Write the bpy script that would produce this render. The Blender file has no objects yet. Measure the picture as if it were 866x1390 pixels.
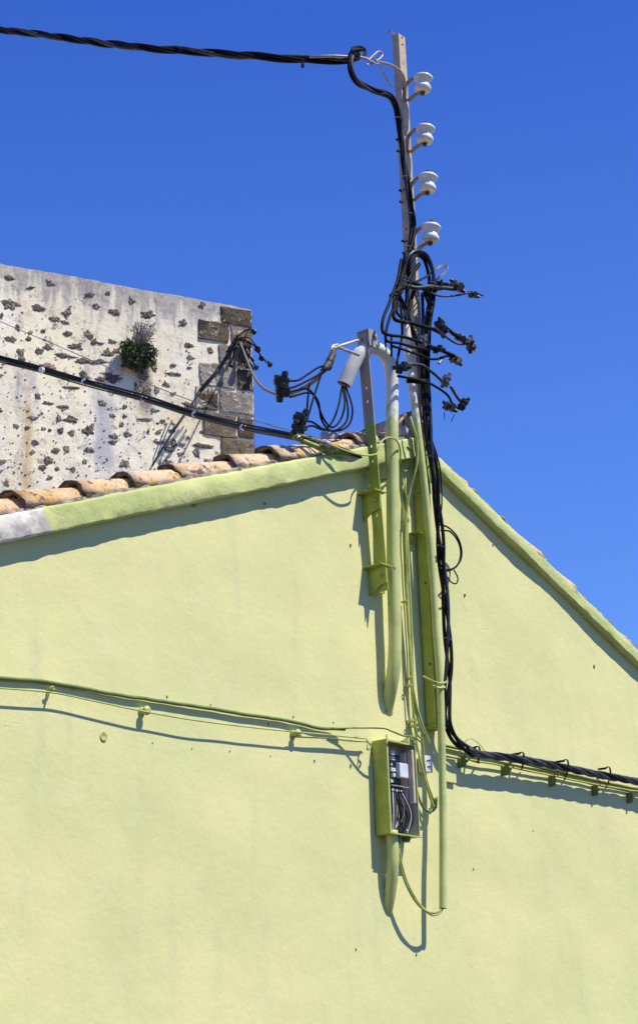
import bpy, math, random
from mathutils import Vector, Matrix, noise
random.seed(7)
S = bpy.context.scene
COL = S.collection
R = math.radians

# ------------------------------------------------------------------ camera
FPX, HY, ROLL, TH = 2500.0, 1500.0, R(2.1), R(51)
pit = math.atan((HY - 695) / FPX)
fh = Vector((math.sin(TH), math.cos(TH), 0)); rt = Vector((math.cos(TH), -math.sin(TH), 0))
FW = fh * math.cos(pit) + Vector((0, 0, math.sin(pit)))
UP0 = rt.cross(FW)
RT = rt * math.cos(ROLL) - UP0 * math.sin(ROLL)
UP = UP0 * math.cos(ROLL) + rt * math.sin(ROLL)
CAM = -9.3 * FW; CAM.z = 1.6                     # eye height above the street
cam = bpy.data.cameras.new('camera'); camo = bpy.data.objects.new('camera', cam); COL.objects.link(camo)
camo.matrix_world = Matrix(((RT.x, UP.x, -FW.x, CAM.x), (RT.y, UP.y, -FW.y, CAM.y), (RT.z, UP.z, -FW.z, CAM.z), (0, 0, 0, 1)))
cam.sensor_fit = 'VERTICAL'; cam.sensor_height = 24; cam.lens = 24 * FPX / 1390; cam.clip_end = 3000; cam.clip_start = 0.1
S.camera = camo

# ------------------------------------------------------------------ light
to_sun = Vector((0.032, -0.087, 0.144)).normalized()
sun = bpy.data.lights.new('sun', 'SUN'); sun.energy = 5.0; sun.angle = R(0.5); sun.color = (1.0, 0.955, 0.88)
suno = bpy.data.objects.new('sun', sun); COL.objects.link(suno)
suno.rotation_euler = to_sun.to_track_quat('Z', 'Y').to_euler()
W_ = bpy.data.worlds.new('World'); S.world = W_; W_.use_nodes = True
wn = W_.node_tree; bg = wn.nodes['Background']; bg.inputs['Strength'].default_value = 0.086
sky = wn.nodes.new('ShaderNodeTexSky'); sky.sky_type = 'NISHITA'; sky.sun_disc = False
sky.sun_elevation = math.asin(to_sun.z); sky.sun_rotation = math.atan2(to_sun.x, to_sun.y)
sky.air_density = 1.0; sky.dust_density = 0.0; sky.ozone_density = 4.0
# the deep polarised blue of a dry summer sky: the whole dome graded alike
sg = wn.nodes.new('ShaderNodeGamma'); sg.inputs[1].default_value = 0.55; wn.links.new(sky.outputs[0], sg.inputs[0])
sm = wn.nodes.new('ShaderNodeVectorMath'); sm.operation = 'MULTIPLY'; sm.inputs[1].default_value = (.40, 0.98, 3.3)
wn.links.new(sg.outputs[0], sm.inputs[0]); # paler towards the horizon all the way round
tc = wn.nodes.new('ShaderNodeTexCoord'); sx = wn.nodes.new('ShaderNodeSeparateXYZ'); wn.links.new(tc.outputs['Generated'], sx.inputs[0])
hr = wn.nodes.new('ShaderNodeMapRange'); hr.inputs[1].default_value = .58; hr.inputs[2].default_value = .22; wn.links.new(sx.outputs['Z'], hr.inputs[0])
hm = wn.nodes.new('ShaderNodeMix'); hm.data_type = 'RGBA'; hm.inputs[6].default_value = (1, 1, 1, 1); hm.inputs[7].default_value = (2.6, 1.95, 1.25, 1); wn.links.new(hr.outputs[0], hm.inputs[0])
hv = wn.nodes.new('ShaderNodeVectorMath'); hv.operation = 'MULTIPLY'; wn.links.new(sm.outputs[0], hv.inputs[0]); wn.links.new(hm.outputs[2], hv.inputs[1])
wn.links.new(hv.outputs[0], bg.inputs[0])
S.view_settings.view_transform = 'Standard'; S.view_settings.look = 'None'; S.view_settings.exposure = 0.14; S.view_settings.gamma = 1
S.render.engine = 'CYCLES'

# ------------------------------------------------------------------ placing
def ray(x, y): return FW + RT * ((x - 433) / FPX) + UP * ((695 - y) / FPX)
def W(x, y, d=0.0):
    """the point of the house front (or of a plane d metres before it) seen at x, y of the photograph"""
    r = ray(x, y); return CAM + r * ((-d - CAM.y) / r.y)
def depth(p): return (p - CAM).dot(FW)
def mpp(p): return depth(p) / FPX
TC = CAM + ray(341, 421) * 24.0                   # top corner of the old stone building
TA = R(22)
TU = Vector((math.cos(TA), -math.sin(TA), 0)); TN = Vector((-math.sin(TA), -math.cos(TA), 0))
def T(x, y, d=0.0):
    r = ray(x, y); P = TC + TN * d; return CAM + r * ((P - CAM).dot(TN) / r.dot(TN))

# ------------------------------------------------------------------ objects
ORG = {}
def tag(o, label=None, cat=None, group=None, kind=None):
    if label: o['label'] = label
    if cat: o['category'] = cat
    if group: o['group'] = group
    if kind: o['kind'] = kind
    return o
def empty(name, loc, label, cat, group=None):
    o = bpy.data.objects.new(name, None); COL.objects.link(o); o.location = loc; o.empty_display_size = .05
    ORG[o.name] = Vector(loc); return tag(o, label, cat, group)
def mk(name, vf, mat, parent=None, smooth=False, bevel=0, label=None, cat=None, group=None, kind=None):
    v, f = vf
    v = [Vector(p) for p in v]
    lo = Vector([min(p[i] for p in v) for i in range(3)]); hi = Vector([max(p[i] for p in v) for i in range(3)])
    org = Vector(((lo.x + hi.x) / 2, (lo.y + hi.y) / 2, lo.z))
    me = bpy.data.meshes.new(name); me.from_pydata([p - org for p in v], [], f); me.update()
    o = bpy.data.objects.new(name, me); COL.objects.link(o); me.materials.append(mat)
    if smooth: me.polygons.foreach_set('use_smooth', [True] * len(me.polygons))
    if parent: o.parent = parent; o.location = org - ORG[parent.name]
    else: o.location = org
    ORG[o.name] = org
    if bevel:
        b = o.modifiers.new('bevel', 'BEVEL'); b.width = bevel; b.segments = 2; b.limit_method = 'ANGLE'
    return tag(o, label, cat, group, kind)
def join(*parts):
    V, F = [], []
    for v, f in parts:
        n = len(V); V += [Vector(p) for p in v]; F += [tuple(i + n for i in q) for q in f]
    return V, F
def box(x0, x1, y0, y1, z0, z1):
    v = [(x, y, z) for z in (z0, z1) for y in (y0, y1) for x in (x0, x1)]
    return [Vector(p) for p in v], [(0, 2, 3, 1), (4, 5, 7, 6), (0, 1, 5, 4), (2, 6, 7, 3), (0, 4, 6, 2), (1, 3, 7, 5)]
def wbox(x0, x1, d0, d1, z0, z1): return box(x0, x1, -d1, -d0, z0, z1)
def xf(vf, M): return [M @ Vector(p) for p in vf[0]], vf[1]
def smooth_path(P, n=8):
    P = [Vector(p) for p in P]
    if len(P) < 3: return [P[0].lerp(P[-1], i / n) for i in range(n + 1)]
    out = []
    Q = [P[0] * 2 - P[1]] + P + [P[-1] * 2 - P[-2]]
    for i in range(1, len(Q) - 2):
        a, b, c, d = Q[i - 1:i + 3]
        for k in range(n):
            t = k / n
            out.append(0.5 * ((2 * b) + (c - a) * t + (2 * a - 5 * b + 4 * c - d) * t * t + (3 * b - a - 3 * c + d) * t ** 3))
    out.append(P[-1]); return out
def frames(P):
    t = [(P[min(i + 1, len(P) - 1)] - P[max(i - 1, 0)]).normalized() for i in range(len(P))]
    a = Vector((0, -1, 0.1)); 
    if abs(t[0].dot(a.normalized())) > .95: a = Vector((1, 0, 0))
    n = (a - t[0] * a.dot(t[0])).normalized(); out = []
    for q in t:
        n = (n - q * n.dot(q)).normalized(); out.append((q, n, q.cross(n)))
    return out
def tube(P, r, seg=8, cap=True):
    """r: a radius or one per point"""
    F_ = frames(P); V = []; F = []
    for i, p in enumerate(P):
        rr = r[i] if isinstance(r, (list, tuple)) else r
        for k in range(seg):
            a = 2 * math.pi * k / seg
            V.append(p + (F_[i][1] * math.cos(a) + F_[i][2] * math.sin(a)) * rr)
    for i in range(len(P) - 1):
        for k in range(seg):
            a, b = i * seg + k, i * seg + (k + 1) % seg
            F.append((a, b, b + seg, a + seg))
    if cap: F.append(tuple(reversed(range(seg)))); F.append(tuple(range(len(V) - seg, len(V))))
    return V, F
def cyl(a, b, r, seg=10, r2=None): return tube([Vector(a), Vector(b)], [r, r2 if r2 else r], seg)
def px(pts, d=None): return [W(p[0], p[1], p[2] if len(p) > 2 else d) for p in pts]
def cab(pts, rpx, d=None, seg=7, n=7, wob=0):
    P = smooth_path(px(pts, d), n)
    if wob: P = [p + Vector((noise.noise(p * 9), noise.noise(p * 9 + Vector((5, 5, 5))) * .4, noise.noise(p * 9 + Vector((9, 1, 2))))) * wob for p in P]
    return tube(P, rpx * mpp(P[len(P) // 2]), seg)
def lathe(prof, M, seg=24):
    V = []; F = []
    for r, z in prof:
        for k in range(seg):
            a = 2 * math.pi * k / seg; V.append(M @ Vector((r * math.cos(a), r * math.sin(a), z)))
    n = len(prof)
    for i in range(n - 1):
        for k in range(seg):
            a, b = i * seg + k, i * seg + (k + 1) % seg; F.append((a, b, b + seg, a + seg))
    F.append(tuple(reversed(range(seg)))); F.append(tuple(range((n - 1) * seg, n * seg)))
    return V, F

# ------------------------------------------------------------------ materials
class NT:
    def __init__(s, name):
        s.m = bpy.data.materials.new(name); s.m.use_nodes = True; s.t = s.m.node_tree; s.b = s.t.nodes['Principled BSDF']
        s.pos = s.t.nodes.new('ShaderNodeNewGeometry').outputs['Position']
    def n(s, ty, **k):
        x = s.t.nodes.new(ty)
        for a, b in k.items(): setattr(x, a, b)
        return x
    def l(s, a, b): s.t.links.new(a, b)
    def math(s, op, a, b=None, clamp=False):
        x = s.n('ShaderNodeMath', operation=op, use_clamp=clamp)
        for i, q in enumerate((a, b)):
            if q is None: continue
            if isinstance(q, (int, float)): x.inputs[i].default_value = q
            else: s.l(q, x.inputs[i])
        return x.outputs[0]
    def noise(s, scale, detail=5, rough=.55, vec=None, stretch=None, dist=0):
        x = s.n('ShaderNodeTexNoise'); x.inputs['Scale'].default_value = scale; x.inputs['Detail'].default_value = detail
        x.inputs['Roughness'].default_value = rough; x.inputs['Distortion'].default_value = dist
        v = vec or s.pos
        if stretch:
            mp = s.n('ShaderNodeMapping'); mp.inputs['Scale'].default_value = stretch; s.l(v, mp.inputs[0]); v = mp.outputs[0]
        s.l(v, x.inputs['Vector']); return x.outputs[0]
    def ramp(s, f, lo, hi):
        x = s.n('ShaderNodeMapRange', interpolation_type='SMOOTHSTEP'); s.l(f, x.inputs[0])
        x.inputs[1].default_value = lo; x.inputs[2].default_value = hi; return x.outputs[0]
    def mix(s, f, a, b):
        x = s.n('ShaderNodeMix', data_type='RGBA')
        for i, q in ((0, f), (6, a), (7, b)):
            if isinstance(q, tuple): x.inputs[i].default_value = q if len(q) == 4 else (*q, 1)
            elif isinstance(q, (int, float)): x.inputs[i].default_value = q
            else: s.l(q, x.inputs[i])
        return x.outputs[2]
    def dot(s, v):
        x = s.n('ShaderNodeVectorMath', operation='DOT_PRODUCT'); s.l(s.pos, x.inputs[0]); x.inputs[1].default_value = v; return x.outputs['Value']
    def bump(s, h, strength, dist=.01):
        x = s.n('ShaderNodeBump'); x.inputs['Strength'].default_value = strength; x.inputs['Distance'].default_value = dist
        s.l(h, x.inputs['Height']); s.l(x.outputs[0], s.b.inputs['Normal']); return x
    def done(s, col, rough=.8, metal=0, spec=None):
        if isinstance(col, tuple): s.b.inputs['Base Color'].default_value = (*col, 1)
        else: s.l(col, s.b.inputs['Base Color'])
        s.b.inputs['Roughness'].default_value = rough; s.b.inputs['Metallic'].default_value = metal
        if spec is not None: s.b.inputs['Specular IOR Level'].default_value = spec
        return s.m
def simple(name, c1, c2, scale=20, rough=.6, bump=.2, metal=0, spec=None, bs=None, bd=.003):
    t = NT(name); f = t.ramp(t.noise(scale), .35, .68)
    if bump: t.bump(t.noise(bs or scale * 3), bump, bd)
    return t.done(t.mix(f, c1, c2), rough, metal, spec)

LIME = (.66, .655, .32); LIME2 = (.56, .61, .30)
def mat_wall():
    t = NT('lime_render')
    c = t.mix(t.ramp(t.noise(1.3, 4), .38, .66), (.77, .72, .315), (.69, .68, .29))
    c = t.mix(t.math('MULTIPLY', t.ramp(t.noise(5, 6, .65), .5, .75), .4), c, (.77, .75, .38))
    c = t.mix(t.math('MULTIPLY', t.ramp(t.noise(2.2, 6, .6, stretch=(3, 3, .5)), .52, .75), .35), c, (.50, .57, .30))
    c = t.mix(t.math('MULTIPLY', t.ramp(t.noise(60, 3, .6), .62, .72), .25), c, (.42, .45, .2))
    h = t.math('ADD', t.math('MULTIPLY', t.noise(7, 3), .8), t.math('MULTIPLY', t.noise(34, 8, .7), .42))
    # hairline cracks: the edges of a warped cell pattern, only here and there
    vo = t.n('ShaderNodeTexVoronoi', feature='DISTANCE_TO_EDGE'); vo.inputs['Scale'].default_value = 1.1
    wv = t.n('ShaderNodeVectorMath', operation='ADD'); ns = t.n('ShaderNodeTexNoise'); ns.inputs['Scale'].default_value = 3; ns.inputs['Detail'].default_value = 6
    t.l(t.pos, ns.inputs['Vector']); sc = t.n('ShaderNodeVectorMath', operation='SCALE'); sc.inputs['Scale'].default_value = .5
    t.l(ns.outputs['Color'], sc.inputs[0]); t.l(t.pos, wv.inputs[0]); t.l(sc.outputs[0], wv.inputs[1]); t.l(wv.outputs[0], vo.inputs['Vector'])
    cr = t.math('MULTIPLY', t.math('SUBTRACT', 1.0, t.ramp(vo.outputs['Distance'], 0, .006)), t.ramp(t.noise(1.6, 2), .53, .6))
    h = t.math('SUBTRACT', h, t.math('MULTIPLY', cr, .10))
    t.bump(h, .42, .011)
    return t.done(c, .85, spec=.25)
def mat_band():
    t = NT('painted_verge_mortar')
    c = t.mix(t.ramp(t.noise(5), .4, .65), (.60, .62, .24), (.50, .545, .19))
    c = t.mix(t.ramp(t.noise(16, 6, .7), .6, .72), c, (.42, .46, .2))
    # bare mortar at the left end, where the paint stops
    p = W(5, 705, .06)
    dx = t.dot((1, 0, 0)); f = t.ramp(t.math('ADD', dx, t.math('MULTIPLY', t.noise(9, 8, .7), 1.1)), p.x + .72, p.x + .6)
    g = t.math('SUBTRACT', 1.0, t.ramp(t.math('ADD', dx, t.math('MULTIPLY', t.noise(9, 8, .7), 1.1)), p.x + .72, p.x + .76))
    c = t.mix(g, c, t.mix(t.ramp(t.noise(12), .4, .6), (.80, .73, .58), (.50, .46, .38)))
    t.bump(t.noise(22, 6, .6), .6, .01)
    return t.done(c, .88, spec=.2)
def mat_tile():
    t = NT('weathered_terracotta')
    oi = t.n('ShaderNodeObjectInfo').outputs['Random']
    c = t.mix(t.ramp(t.noise(9), .35, .65), (.70, .50, .27), (.62, .37, .17))
    c = t.mix(t.math('MULTIPLY', oi, .5), c, (.76, .62, .44))
    c = t.mix(t.ramp(t.noise(11, 7, .74), .55, .60), c, (.66, .33, .04))
    c = t.mix(t.ramp(t.noise(14, 8, .75, vec=None, stretch=(1, 1, 1.7)), .53, .60), c, (.13, .115, .10))
    c = t.mix(t.ramp(t.noise(48, 5, .7), .60, .68), c, (.09, .08, .07))
    t.bump(t.noise(45, 6, .65), .7, .006)
    return t.done(c, .92, spec=.15)
def mat_tower():
    t = NT('old_lime_plaster')
    z = t.dot((0, 0, 1)); u = t.dot(tuple(TU))
    c = t.mix(t.ramp(t.noise(.9, 6, .6), .38, .62), (.93, .83, .55), (.90, .82, .60))
    c = t.mix(t.ramp(t.noise(3.0, 8, .7), .5, .72), c, (.94, .88, .68))
    c = t.mix(t.math('MULTIPLY', t.ramp(t.noise(5, 10, .75), .53, .66), .55), c, (.46, .38, .30))
    c = t.mix(t.math('MULTIPLY', t.ramp(t.noise(1.7, 10, .72), .50, .62), .5), c, (.80, .64, .40))
    c = t.mix(t.math('MULTIPLY', t.ramp(t.noise(2.6, 9, .72, stretch=(1.6, 1.6, .6)), .53, .65), .6), c, (.50, .45, .38))
    vo = t.n('ShaderNodeTexNoise'); vo.inputs['Scale'].default_value = 7; vo.inputs['Detail'].default_value = 12; vo.inputs['Roughness'].default_value = .8; t.l(t.pos, vo.inputs['Vector'])
    c = t.mix(t.math('MULTIPLY', t.math('MULTIPLY', t.ramp(vo.outputs[0], .56, .60), t.ramp(t.noise(1.2, 4), .38, .52)), .85), c, (.24, .19, .14))
    # rain-washed grey band under the coping, in vertical runs
    top = t.math('ADD', t.math('SUBTRACT', z, TC.z), t.math('MULTIPLY', t.noise(4.5, 5, .6, stretch=(2.2, 2.2, .28)), 1.5))
    c = t.mix(t.math('MULTIPLY', t.ramp(top, .30, .62), .85), c, t.mix(t.ramp(t.noise(14, 5), .35, .7), (.50, .46, .39), (.33, .30, .26)))
    # rust run, grey runs and a dark brown patch below the bush
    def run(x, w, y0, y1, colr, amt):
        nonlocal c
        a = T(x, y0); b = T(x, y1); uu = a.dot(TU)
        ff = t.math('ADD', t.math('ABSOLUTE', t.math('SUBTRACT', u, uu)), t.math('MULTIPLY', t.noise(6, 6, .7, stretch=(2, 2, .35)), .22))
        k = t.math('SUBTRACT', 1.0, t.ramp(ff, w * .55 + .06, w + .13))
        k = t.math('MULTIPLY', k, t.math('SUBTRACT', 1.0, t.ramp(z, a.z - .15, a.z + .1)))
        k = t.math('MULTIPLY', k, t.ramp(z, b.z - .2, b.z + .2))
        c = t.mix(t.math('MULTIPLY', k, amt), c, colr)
    run(38, .08, 545, 700, (.62, .40, .18), .8); run(25, .04, 500, 560, (.34, .32, .31), .7); run(142, .16, 535, 640, (.40, .40, .43), .75)
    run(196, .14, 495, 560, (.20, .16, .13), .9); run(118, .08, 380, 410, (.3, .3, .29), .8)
    c = t.mix(t.math('MULTIPLY', t.ramp(t.noise(34, 6, .75), .62, .70), .8), c, (.16, .13, .11))
    h = t.math('ADD', t.noise(4, 8, .68), t.math('MULTIPLY', t.noise(26, 6, .7), .25))
    t.bump(h, .8, .02)
    return t.done(c, .95, spec=.1)
def two_tone(name, upper, lower, z, spread, rough=.5, dirt=(.25, .2, .13), metal=0, dirt_amt=.5, ns=14):
    t = NT(name)
    f = t.ramp(t.math('ADD', t.dot((0, 0, 1)), t.math('MULTIPLY', t.noise(ns, 6, .65, stretch=(1, 1, .45)), spread)), z + spread * .47, z + spread * .53)
    a = t.mix(t.math('MULTIPLY', t.ramp(t.noise(18, 6, .65), .48, .72), dirt_amt), upper, dirt)
    b = t.mix(t.ramp(t.noise(8, 5), .4, .7), lower, tuple(q * .82 for q in lower))
    b = t.mix(t.math('MULTIPLY', t.ramp(t.noise(60, 4, .7), .64, .7), .6), b, (.2, .17, .08))
    b = t.mix(t.ramp(t.noise(27, 8, .75, stretch=(1, 1, .6)), .635, .66), b, (.22, .13, .06))
    b = t.mix(t.math('MULTIPLY', t.ramp(t.noise(10, 6, .7, stretch=(2, 2, .25)), .5, .7), .35), b, (.60, .60, .28))
    t.bump(t.noise(50, 6, .65), .4, .003)
    return t.done(t.mix(f, b, a), rough, metal)
GP = (.60, .635, .19)
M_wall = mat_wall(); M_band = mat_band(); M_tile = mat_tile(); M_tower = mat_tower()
M_black = simple('black_cable_sheath', (.006, .006, .006), (.015, .015, .015), 30, .6, .08, spec=.1)
M_dull = simple('sun_faded_cable', (.014, .014, .015), (.055, .052, .05), 25, .6, .3)
M_grey = simple('grey_cable', (.13, .13, .13), (.22, .21, .2), 25, .6, .3)
M_rope = simple('weathered_rope', (.10, .085, .07), (.24, .21, .17), 40, .8, .5)
M_navy = simple('blue_black_cable', (.012, .014, .022), (.035, .038, .055), 25, .4, .12)
M_green = simple('green_painted_cable', (.32, .38, .08), (.19, .24, .05), 16, .5, .3)
M_lime = simple('lime_painted_cable', (.52, .55, .16), (.36, .41, .10), 16, .55, .3)
M_dgreen = simple('dark_green_cable', (.10, .16, .035), (.15, .20, .06), 16, .5, .2)
M_olive = simple('olive_painted_cable', (.12, .17, .04), (.18, .23, .06), 16, .6, .3)
M_gsteel = simple('green_painted_steel', (.42, .46, .075), (.30, .35, .05), 12, .5, .3)
M_galv = simple('galvanised_steel', (.46, .42, .36), (.30, .26, .21), 28, .55, .35, metal=.25)
M_rust = simple('stained_iron', (.30, .23, .15), (.42, .34, .24), 30, .7, .5)
M_porc = simple('glazed_porcelain', (.92, .86, .70), (.82, .76, .60), 14, .16, .05, spec=.6)
M_dark = simple('dark_iron', (.02, .018, .016), (.06, .05, .04), 40, .6, .4)
M_conn = simple('black_connector_plastic', (.008, .008, .009), (.028, .028, .028), 60, .5, .4)
M_conng = simple('grey_connector_plastic', (.20, .20, .21), (.12, .12, .12), 40, .55, .3)
M_white = simple('white_plastic', (.74, .74, .72), (.62, .62, .60), 20, .4, .1)
M_sleeve = simple('grey_white_sleeve', (.86, .80, .66), (.72, .67, .56), 12, .5, .15)
M_beige = simple('aged_beige_plastic', (.86, .68, .48), (.74, .57, .40), 10, .5, .15)
M_inner = simple('grey_box_lining', (.62, .54, .42), (.46, .40, .31), 14, .6, .2)
M_tile_end = simple('dark_tile_edge', (.07, .055, .045), (.22, .14, .09), 26, .95, .6)  # darker brown for the end faces of the barrel tiles
M_bed = simple('stained_mortar', (.42, .34, .24), (.14, .11, .08), 22, .95, .8)
M_stone = simple('dark_rubble', (.06, .048, .032), (.26, .21, .145), 34, .95, 1.0, bs=30, bd=.03)
M_stone2 = simple('grey_rubble', (.08, .068, .05), (.36, .31, .23), 30, .95, 1.0, bs=30, bd=.03)
M_stone3 = simple('reddish_rubble', (.42, .28, .17), (.20, .14, .10), 24, .95, 1.0, bs=30, bd=.03)
def quoinmat(name, a, b, c_):
    t = NT(name); q = t.mix(t.ramp(t.noise(4.5, 6, .6), .38, .62), a, b)
    q = t.mix(t.ramp(t.noise(11, 8, .75), .52, .66), q, c_); q = t.mix(t.ramp(t.noise(2.6, 10, .8), .55, .60), q, (.74, .66, .50)); t.bump(t.noise(22, 8, .7), 1.0, .04); return t.done(q, .95, spec=.1)
M_qd = quoinmat('blackened_quoin', (.085, .07, .048), (.17, .13, .08), (.04, .034, .025))
M_qb = quoinmat('ochre_quoin', (.30, .23, .145), (.20, .155, .10), (.09, .075, .055))
M_ql = quoinmat('pale_grey_quoin', (.42, .37, .29), (.30, .26, .20), (.17, .14, .105))
M_mortar = simple('pale_mortar', (.66, .63, .58), (.40, .38, .35), 9, .95, .9, bs=24, bd=.02)
M_leaf = simple('bright_leaves', (.09, .15, .035), (.05, .09, .02), 12, .6, 0)
M_leafd = simple('dark_leaves', (.035, .05, .02), (.07, .085, .035), 12, .7, 0)
M_twig = simple('dry_twigs', (.30, .26, .23), (.20, .17, .15), 20, .9, 0)
M_road = simple('street_asphalt', (.042, .04, .038), (.06, .056, .052), 3, .9, .4)
GZ = W(545, 560, .1).z
M_tube = two_tone('grey_white_pipe_green_below', (.86, .80, .66), GP, W(538, 568, .09).z, .75, ns=38, dirt_amt=.15, dirt=(.4, .38, .35))
M_cond = two_tone('white_conduit_green_below', (.86, .80, .66), GP, W(565, 562, .1).z, .75, ns=38, dirt_amt=.3, dirt=(.3, .28, .26))
M_mast = two_tone('bare_steel_green_below', (.56, .43, .28), (.38, .43, .055), W(572, 575, .07).z, .25, rough=.7, dirt=(.26, .22, .17), dirt_amt=.75)
M_post = two_tone('galvanised_steel_green_below', (.36, .30, .22), (.38, .43, .055), W(498, 555, .1).z, .45, ns=9, rough=.55, dirt=(.24, .20, .16), dirt_amt=.6)

# ------------------------------------------------------------------ ground
mk('street', ([(-600, -600, 0), (600, -600, 0), (600, 600, 0), (-600, 600, 0)], [(0, 1, 2, 3)]), M_road, kind='structure')

# ------------------------------------------------------------------ the lime house
MS = .378
a0 = W(150, 706, .06); b0 = W(735, 777, .06)      # on the lower verge edges, left and right of the ridge
AX = (a0.x + b0.x) / 2 + (b0.z - a0.z) / (2 * MS); AZ = a0.z + MS * (AX - a0.x)   # apex of the band's lower edge
HALF = 4.6; BH = .155                              # band height
house = empty('house', (AX, 0, 0), 'lime green rendered gable house with terracotta tiled verges, filling the lower picture', 'house')
def gable_wall():
    V, F = [], []; nx, nz = 260, 200
    for i in range(nx + 1):
        x = AX - HALF + 2 * HALF * i / nx
        top = AZ - MS * abs(x - AX) + .05
        for j in range(nz + 1):
            z = top * j / nz
            p = Vector((x, 0, z))
            dy = noise.noise(p * 1.1) * .010 + noise.noise(p * 3.2) * .0035 + noise.noise(p * 8) * .001
            V.append(Vector((x, dy, z)))
    for i in range(nx):
        for j in range(nz):
            a = i * (nz + 1) + j; F.append((a, a + nz + 1, a + nz + 2, a + 1))
    return V, F
mk('gable_wall', gable_wall(), M_wall, house, smooth=True)
D = 7.0
for s in (-1, 1):
    xe = AX + s * (HALF - .01)
    mk('side_wall', box(min(xe, xe - s * .3), max(xe, xe - s * .3), .02, D, 0, AZ - MS * HALF), M_wall, house)
mk('rear_wall', ([(AX - HALF, D, 0), (AX + HALF, D, 0), (AX + HALF, D, AZ - MS * HALF), (AX, D, AZ), (AX - HALF, D, AZ - MS * HALF)], [(0, 1, 2, 3, 4)]), M_wall, house)
SL = {}
for s in (-1, 1):
    sd = Vector((s * 1, 0, -MS)).normalized(); up = Vector((s * MS, 0, 1)).normalized()   # down the slope, out of it
    SL[s] = (sd, up)
    prof = [(-.02, 0.0), (.060, .000), (.067, .003), (.070, .010), (.072, .05), (.070, .094), (.066, .104), (.058, .109), (.02, .114), (-.3, .114), (-.3, .02)]
    if s > 0: prof = [(d * .72 if d > 0 else d, .032 + h * .74) for d, h in prof]
    V, F = [], []; n = 260; m = len(prof); L = (HALF + .25) / math.cos(math.atan(MS))
    base = Vector((AX, 0, AZ))
    for i in range(n + 1):
        q = i / n * L
        for k, (d, h) in enumerate(prof):
            # mitre at the apex: start on the plane x = AX
            st = -h * up.x / sd.x
            p = base + sd * (st + (L - st) * i / n) + up * h
            w = 1 if d > 0 else 0
            p.y = -d + w * (1 if s < 0 else .5) * (noise.noise(Vector((p.x * 3, s * 5, k * .4))) * .010 + noise.noise(Vector((p.x * 12, s, k))) * .006)
            if 0 < k < 8: p += up * (noise.noise(Vector((p.x * 4, k * .2, 3))) * .006 + noise.noise(Vector((p.x * 15, k * .2, 3))) * .004) * (.8 if s < 0 else .5)
            V.append(p)
    for i in range(n):
        for k in range(m):
            a, b = i * m + k, i * m + (k + 1) % m
            F.append((a, b, b + m, a + m) if s > 0 else (a, a + m, b + m, b))
    F.append(tuple(range(m))); F.append(tuple(range(n * m, n * m + m)))
    mk('verge_band', (V, F), M_band, house, smooth=True)
    # ragged mortar bedding under the verge tiles
    P = [base + sd * (.05 + (L - .1) * i / 300) + up * ((.113 if s < 0 else .119) + noise.noise(Vector((i * .31, s, 2))) * .008) + Vector((0, (-.040 if s < 0 else -.022) + noise.noise(Vector((i * .23, s, 7))) * .022, 0)) for i in range(301)]
    mk('mortar_bedding', tube(P, [.012 + .010 * abs(noise.noise(Vector((i * .37, s, 4)))) for i in range(301)], 6), M_bed, house)
    # roof deck
    A = base + up * .10; B = A + sd * L
    mk('roof_deck', ([Vector((AX, .31, AZ + .105)), Vector((B.x, .31, B.z)), Vector((B.x, D + .1, B.z)), Vector((AX, D + .1, AZ + .105)),
                      Vector((AX, .31, AZ + .17)), Vector((B.x, .31, B.z + .05)), Vector((B.x, D + .1, B.z + .05)), Vector((AX, D + .1, AZ + .17))],
                     [(0, 1, 2, 3), (4, 5, 6, 7), (0, 1, 5, 4), (1, 2, 6, 5), (2, 3, 7, 6), (3, 0, 4, 7)]), M_tile, house)
def tile_mesh(name, L, r0, r1, th, seg=10, seed=0):
    """barrel tile along +x, mouth (wide end) at x=L; opens downward"""
    V, F = [], []; rn = random.Random(seed); nl = 5
    for i in range(nl + 1):
        r = r0 + (r1 - r0) * i / nl; x = L * i / nl
        for lay in (0, th):
            for k in range(seg + 1):
                a = math.pi * k / seg
                rr = r - lay + rn.uniform(-.0015, .0015)
                xx = x + (rn.uniform(-.013, .010) if i == nl else 0)
                V.append(Vector((xx, rr * math.cos(a), rr * math.sin(a) * .95)))
    q = 2 * (seg + 1)
    for i in range(nl):
        for k in range(seg):
            a = i * q + k; F.append((a, a + 1, a + q + 1, a + q))
            a += seg + 1; F.append((a, a + q, a + q + 1, a + 1))
        for k in (0, seg):
            a = i * q + k; F.append((a, a + q, a + q + seg + 1, a + seg + 1) if k == 0 else (a, a + seg + 1, a + q + seg + 1, a + q))
    nb = len(F)
    for i in (0, nl):
        for k in range(seg):
            a = i * q + k; F.append((a, a + seg + 1, a + seg + 2, a + 1) if i == 0 else (a, a + 1, a + seg + 2, a + seg + 1))
    me = bpy.data.meshes.new(name); me.from_pydata(V, [], F); me.update(); me.materials.append(M_tile); me.materials.append(M_tile_end)
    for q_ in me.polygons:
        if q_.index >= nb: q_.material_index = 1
    me.polygons.foreach_set('use_smooth', [True] * len(me.polygons)); return me
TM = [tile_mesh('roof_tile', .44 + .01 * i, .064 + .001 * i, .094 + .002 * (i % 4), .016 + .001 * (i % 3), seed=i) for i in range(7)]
def put(me, name, M, parent):
    o = bpy.data.objects.new(name, me); COL.objects.link(o); o.parent = parent
    o.matrix_basis = Matrix.Translation(-ORG[parent.name]) @ M; return o
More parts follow.
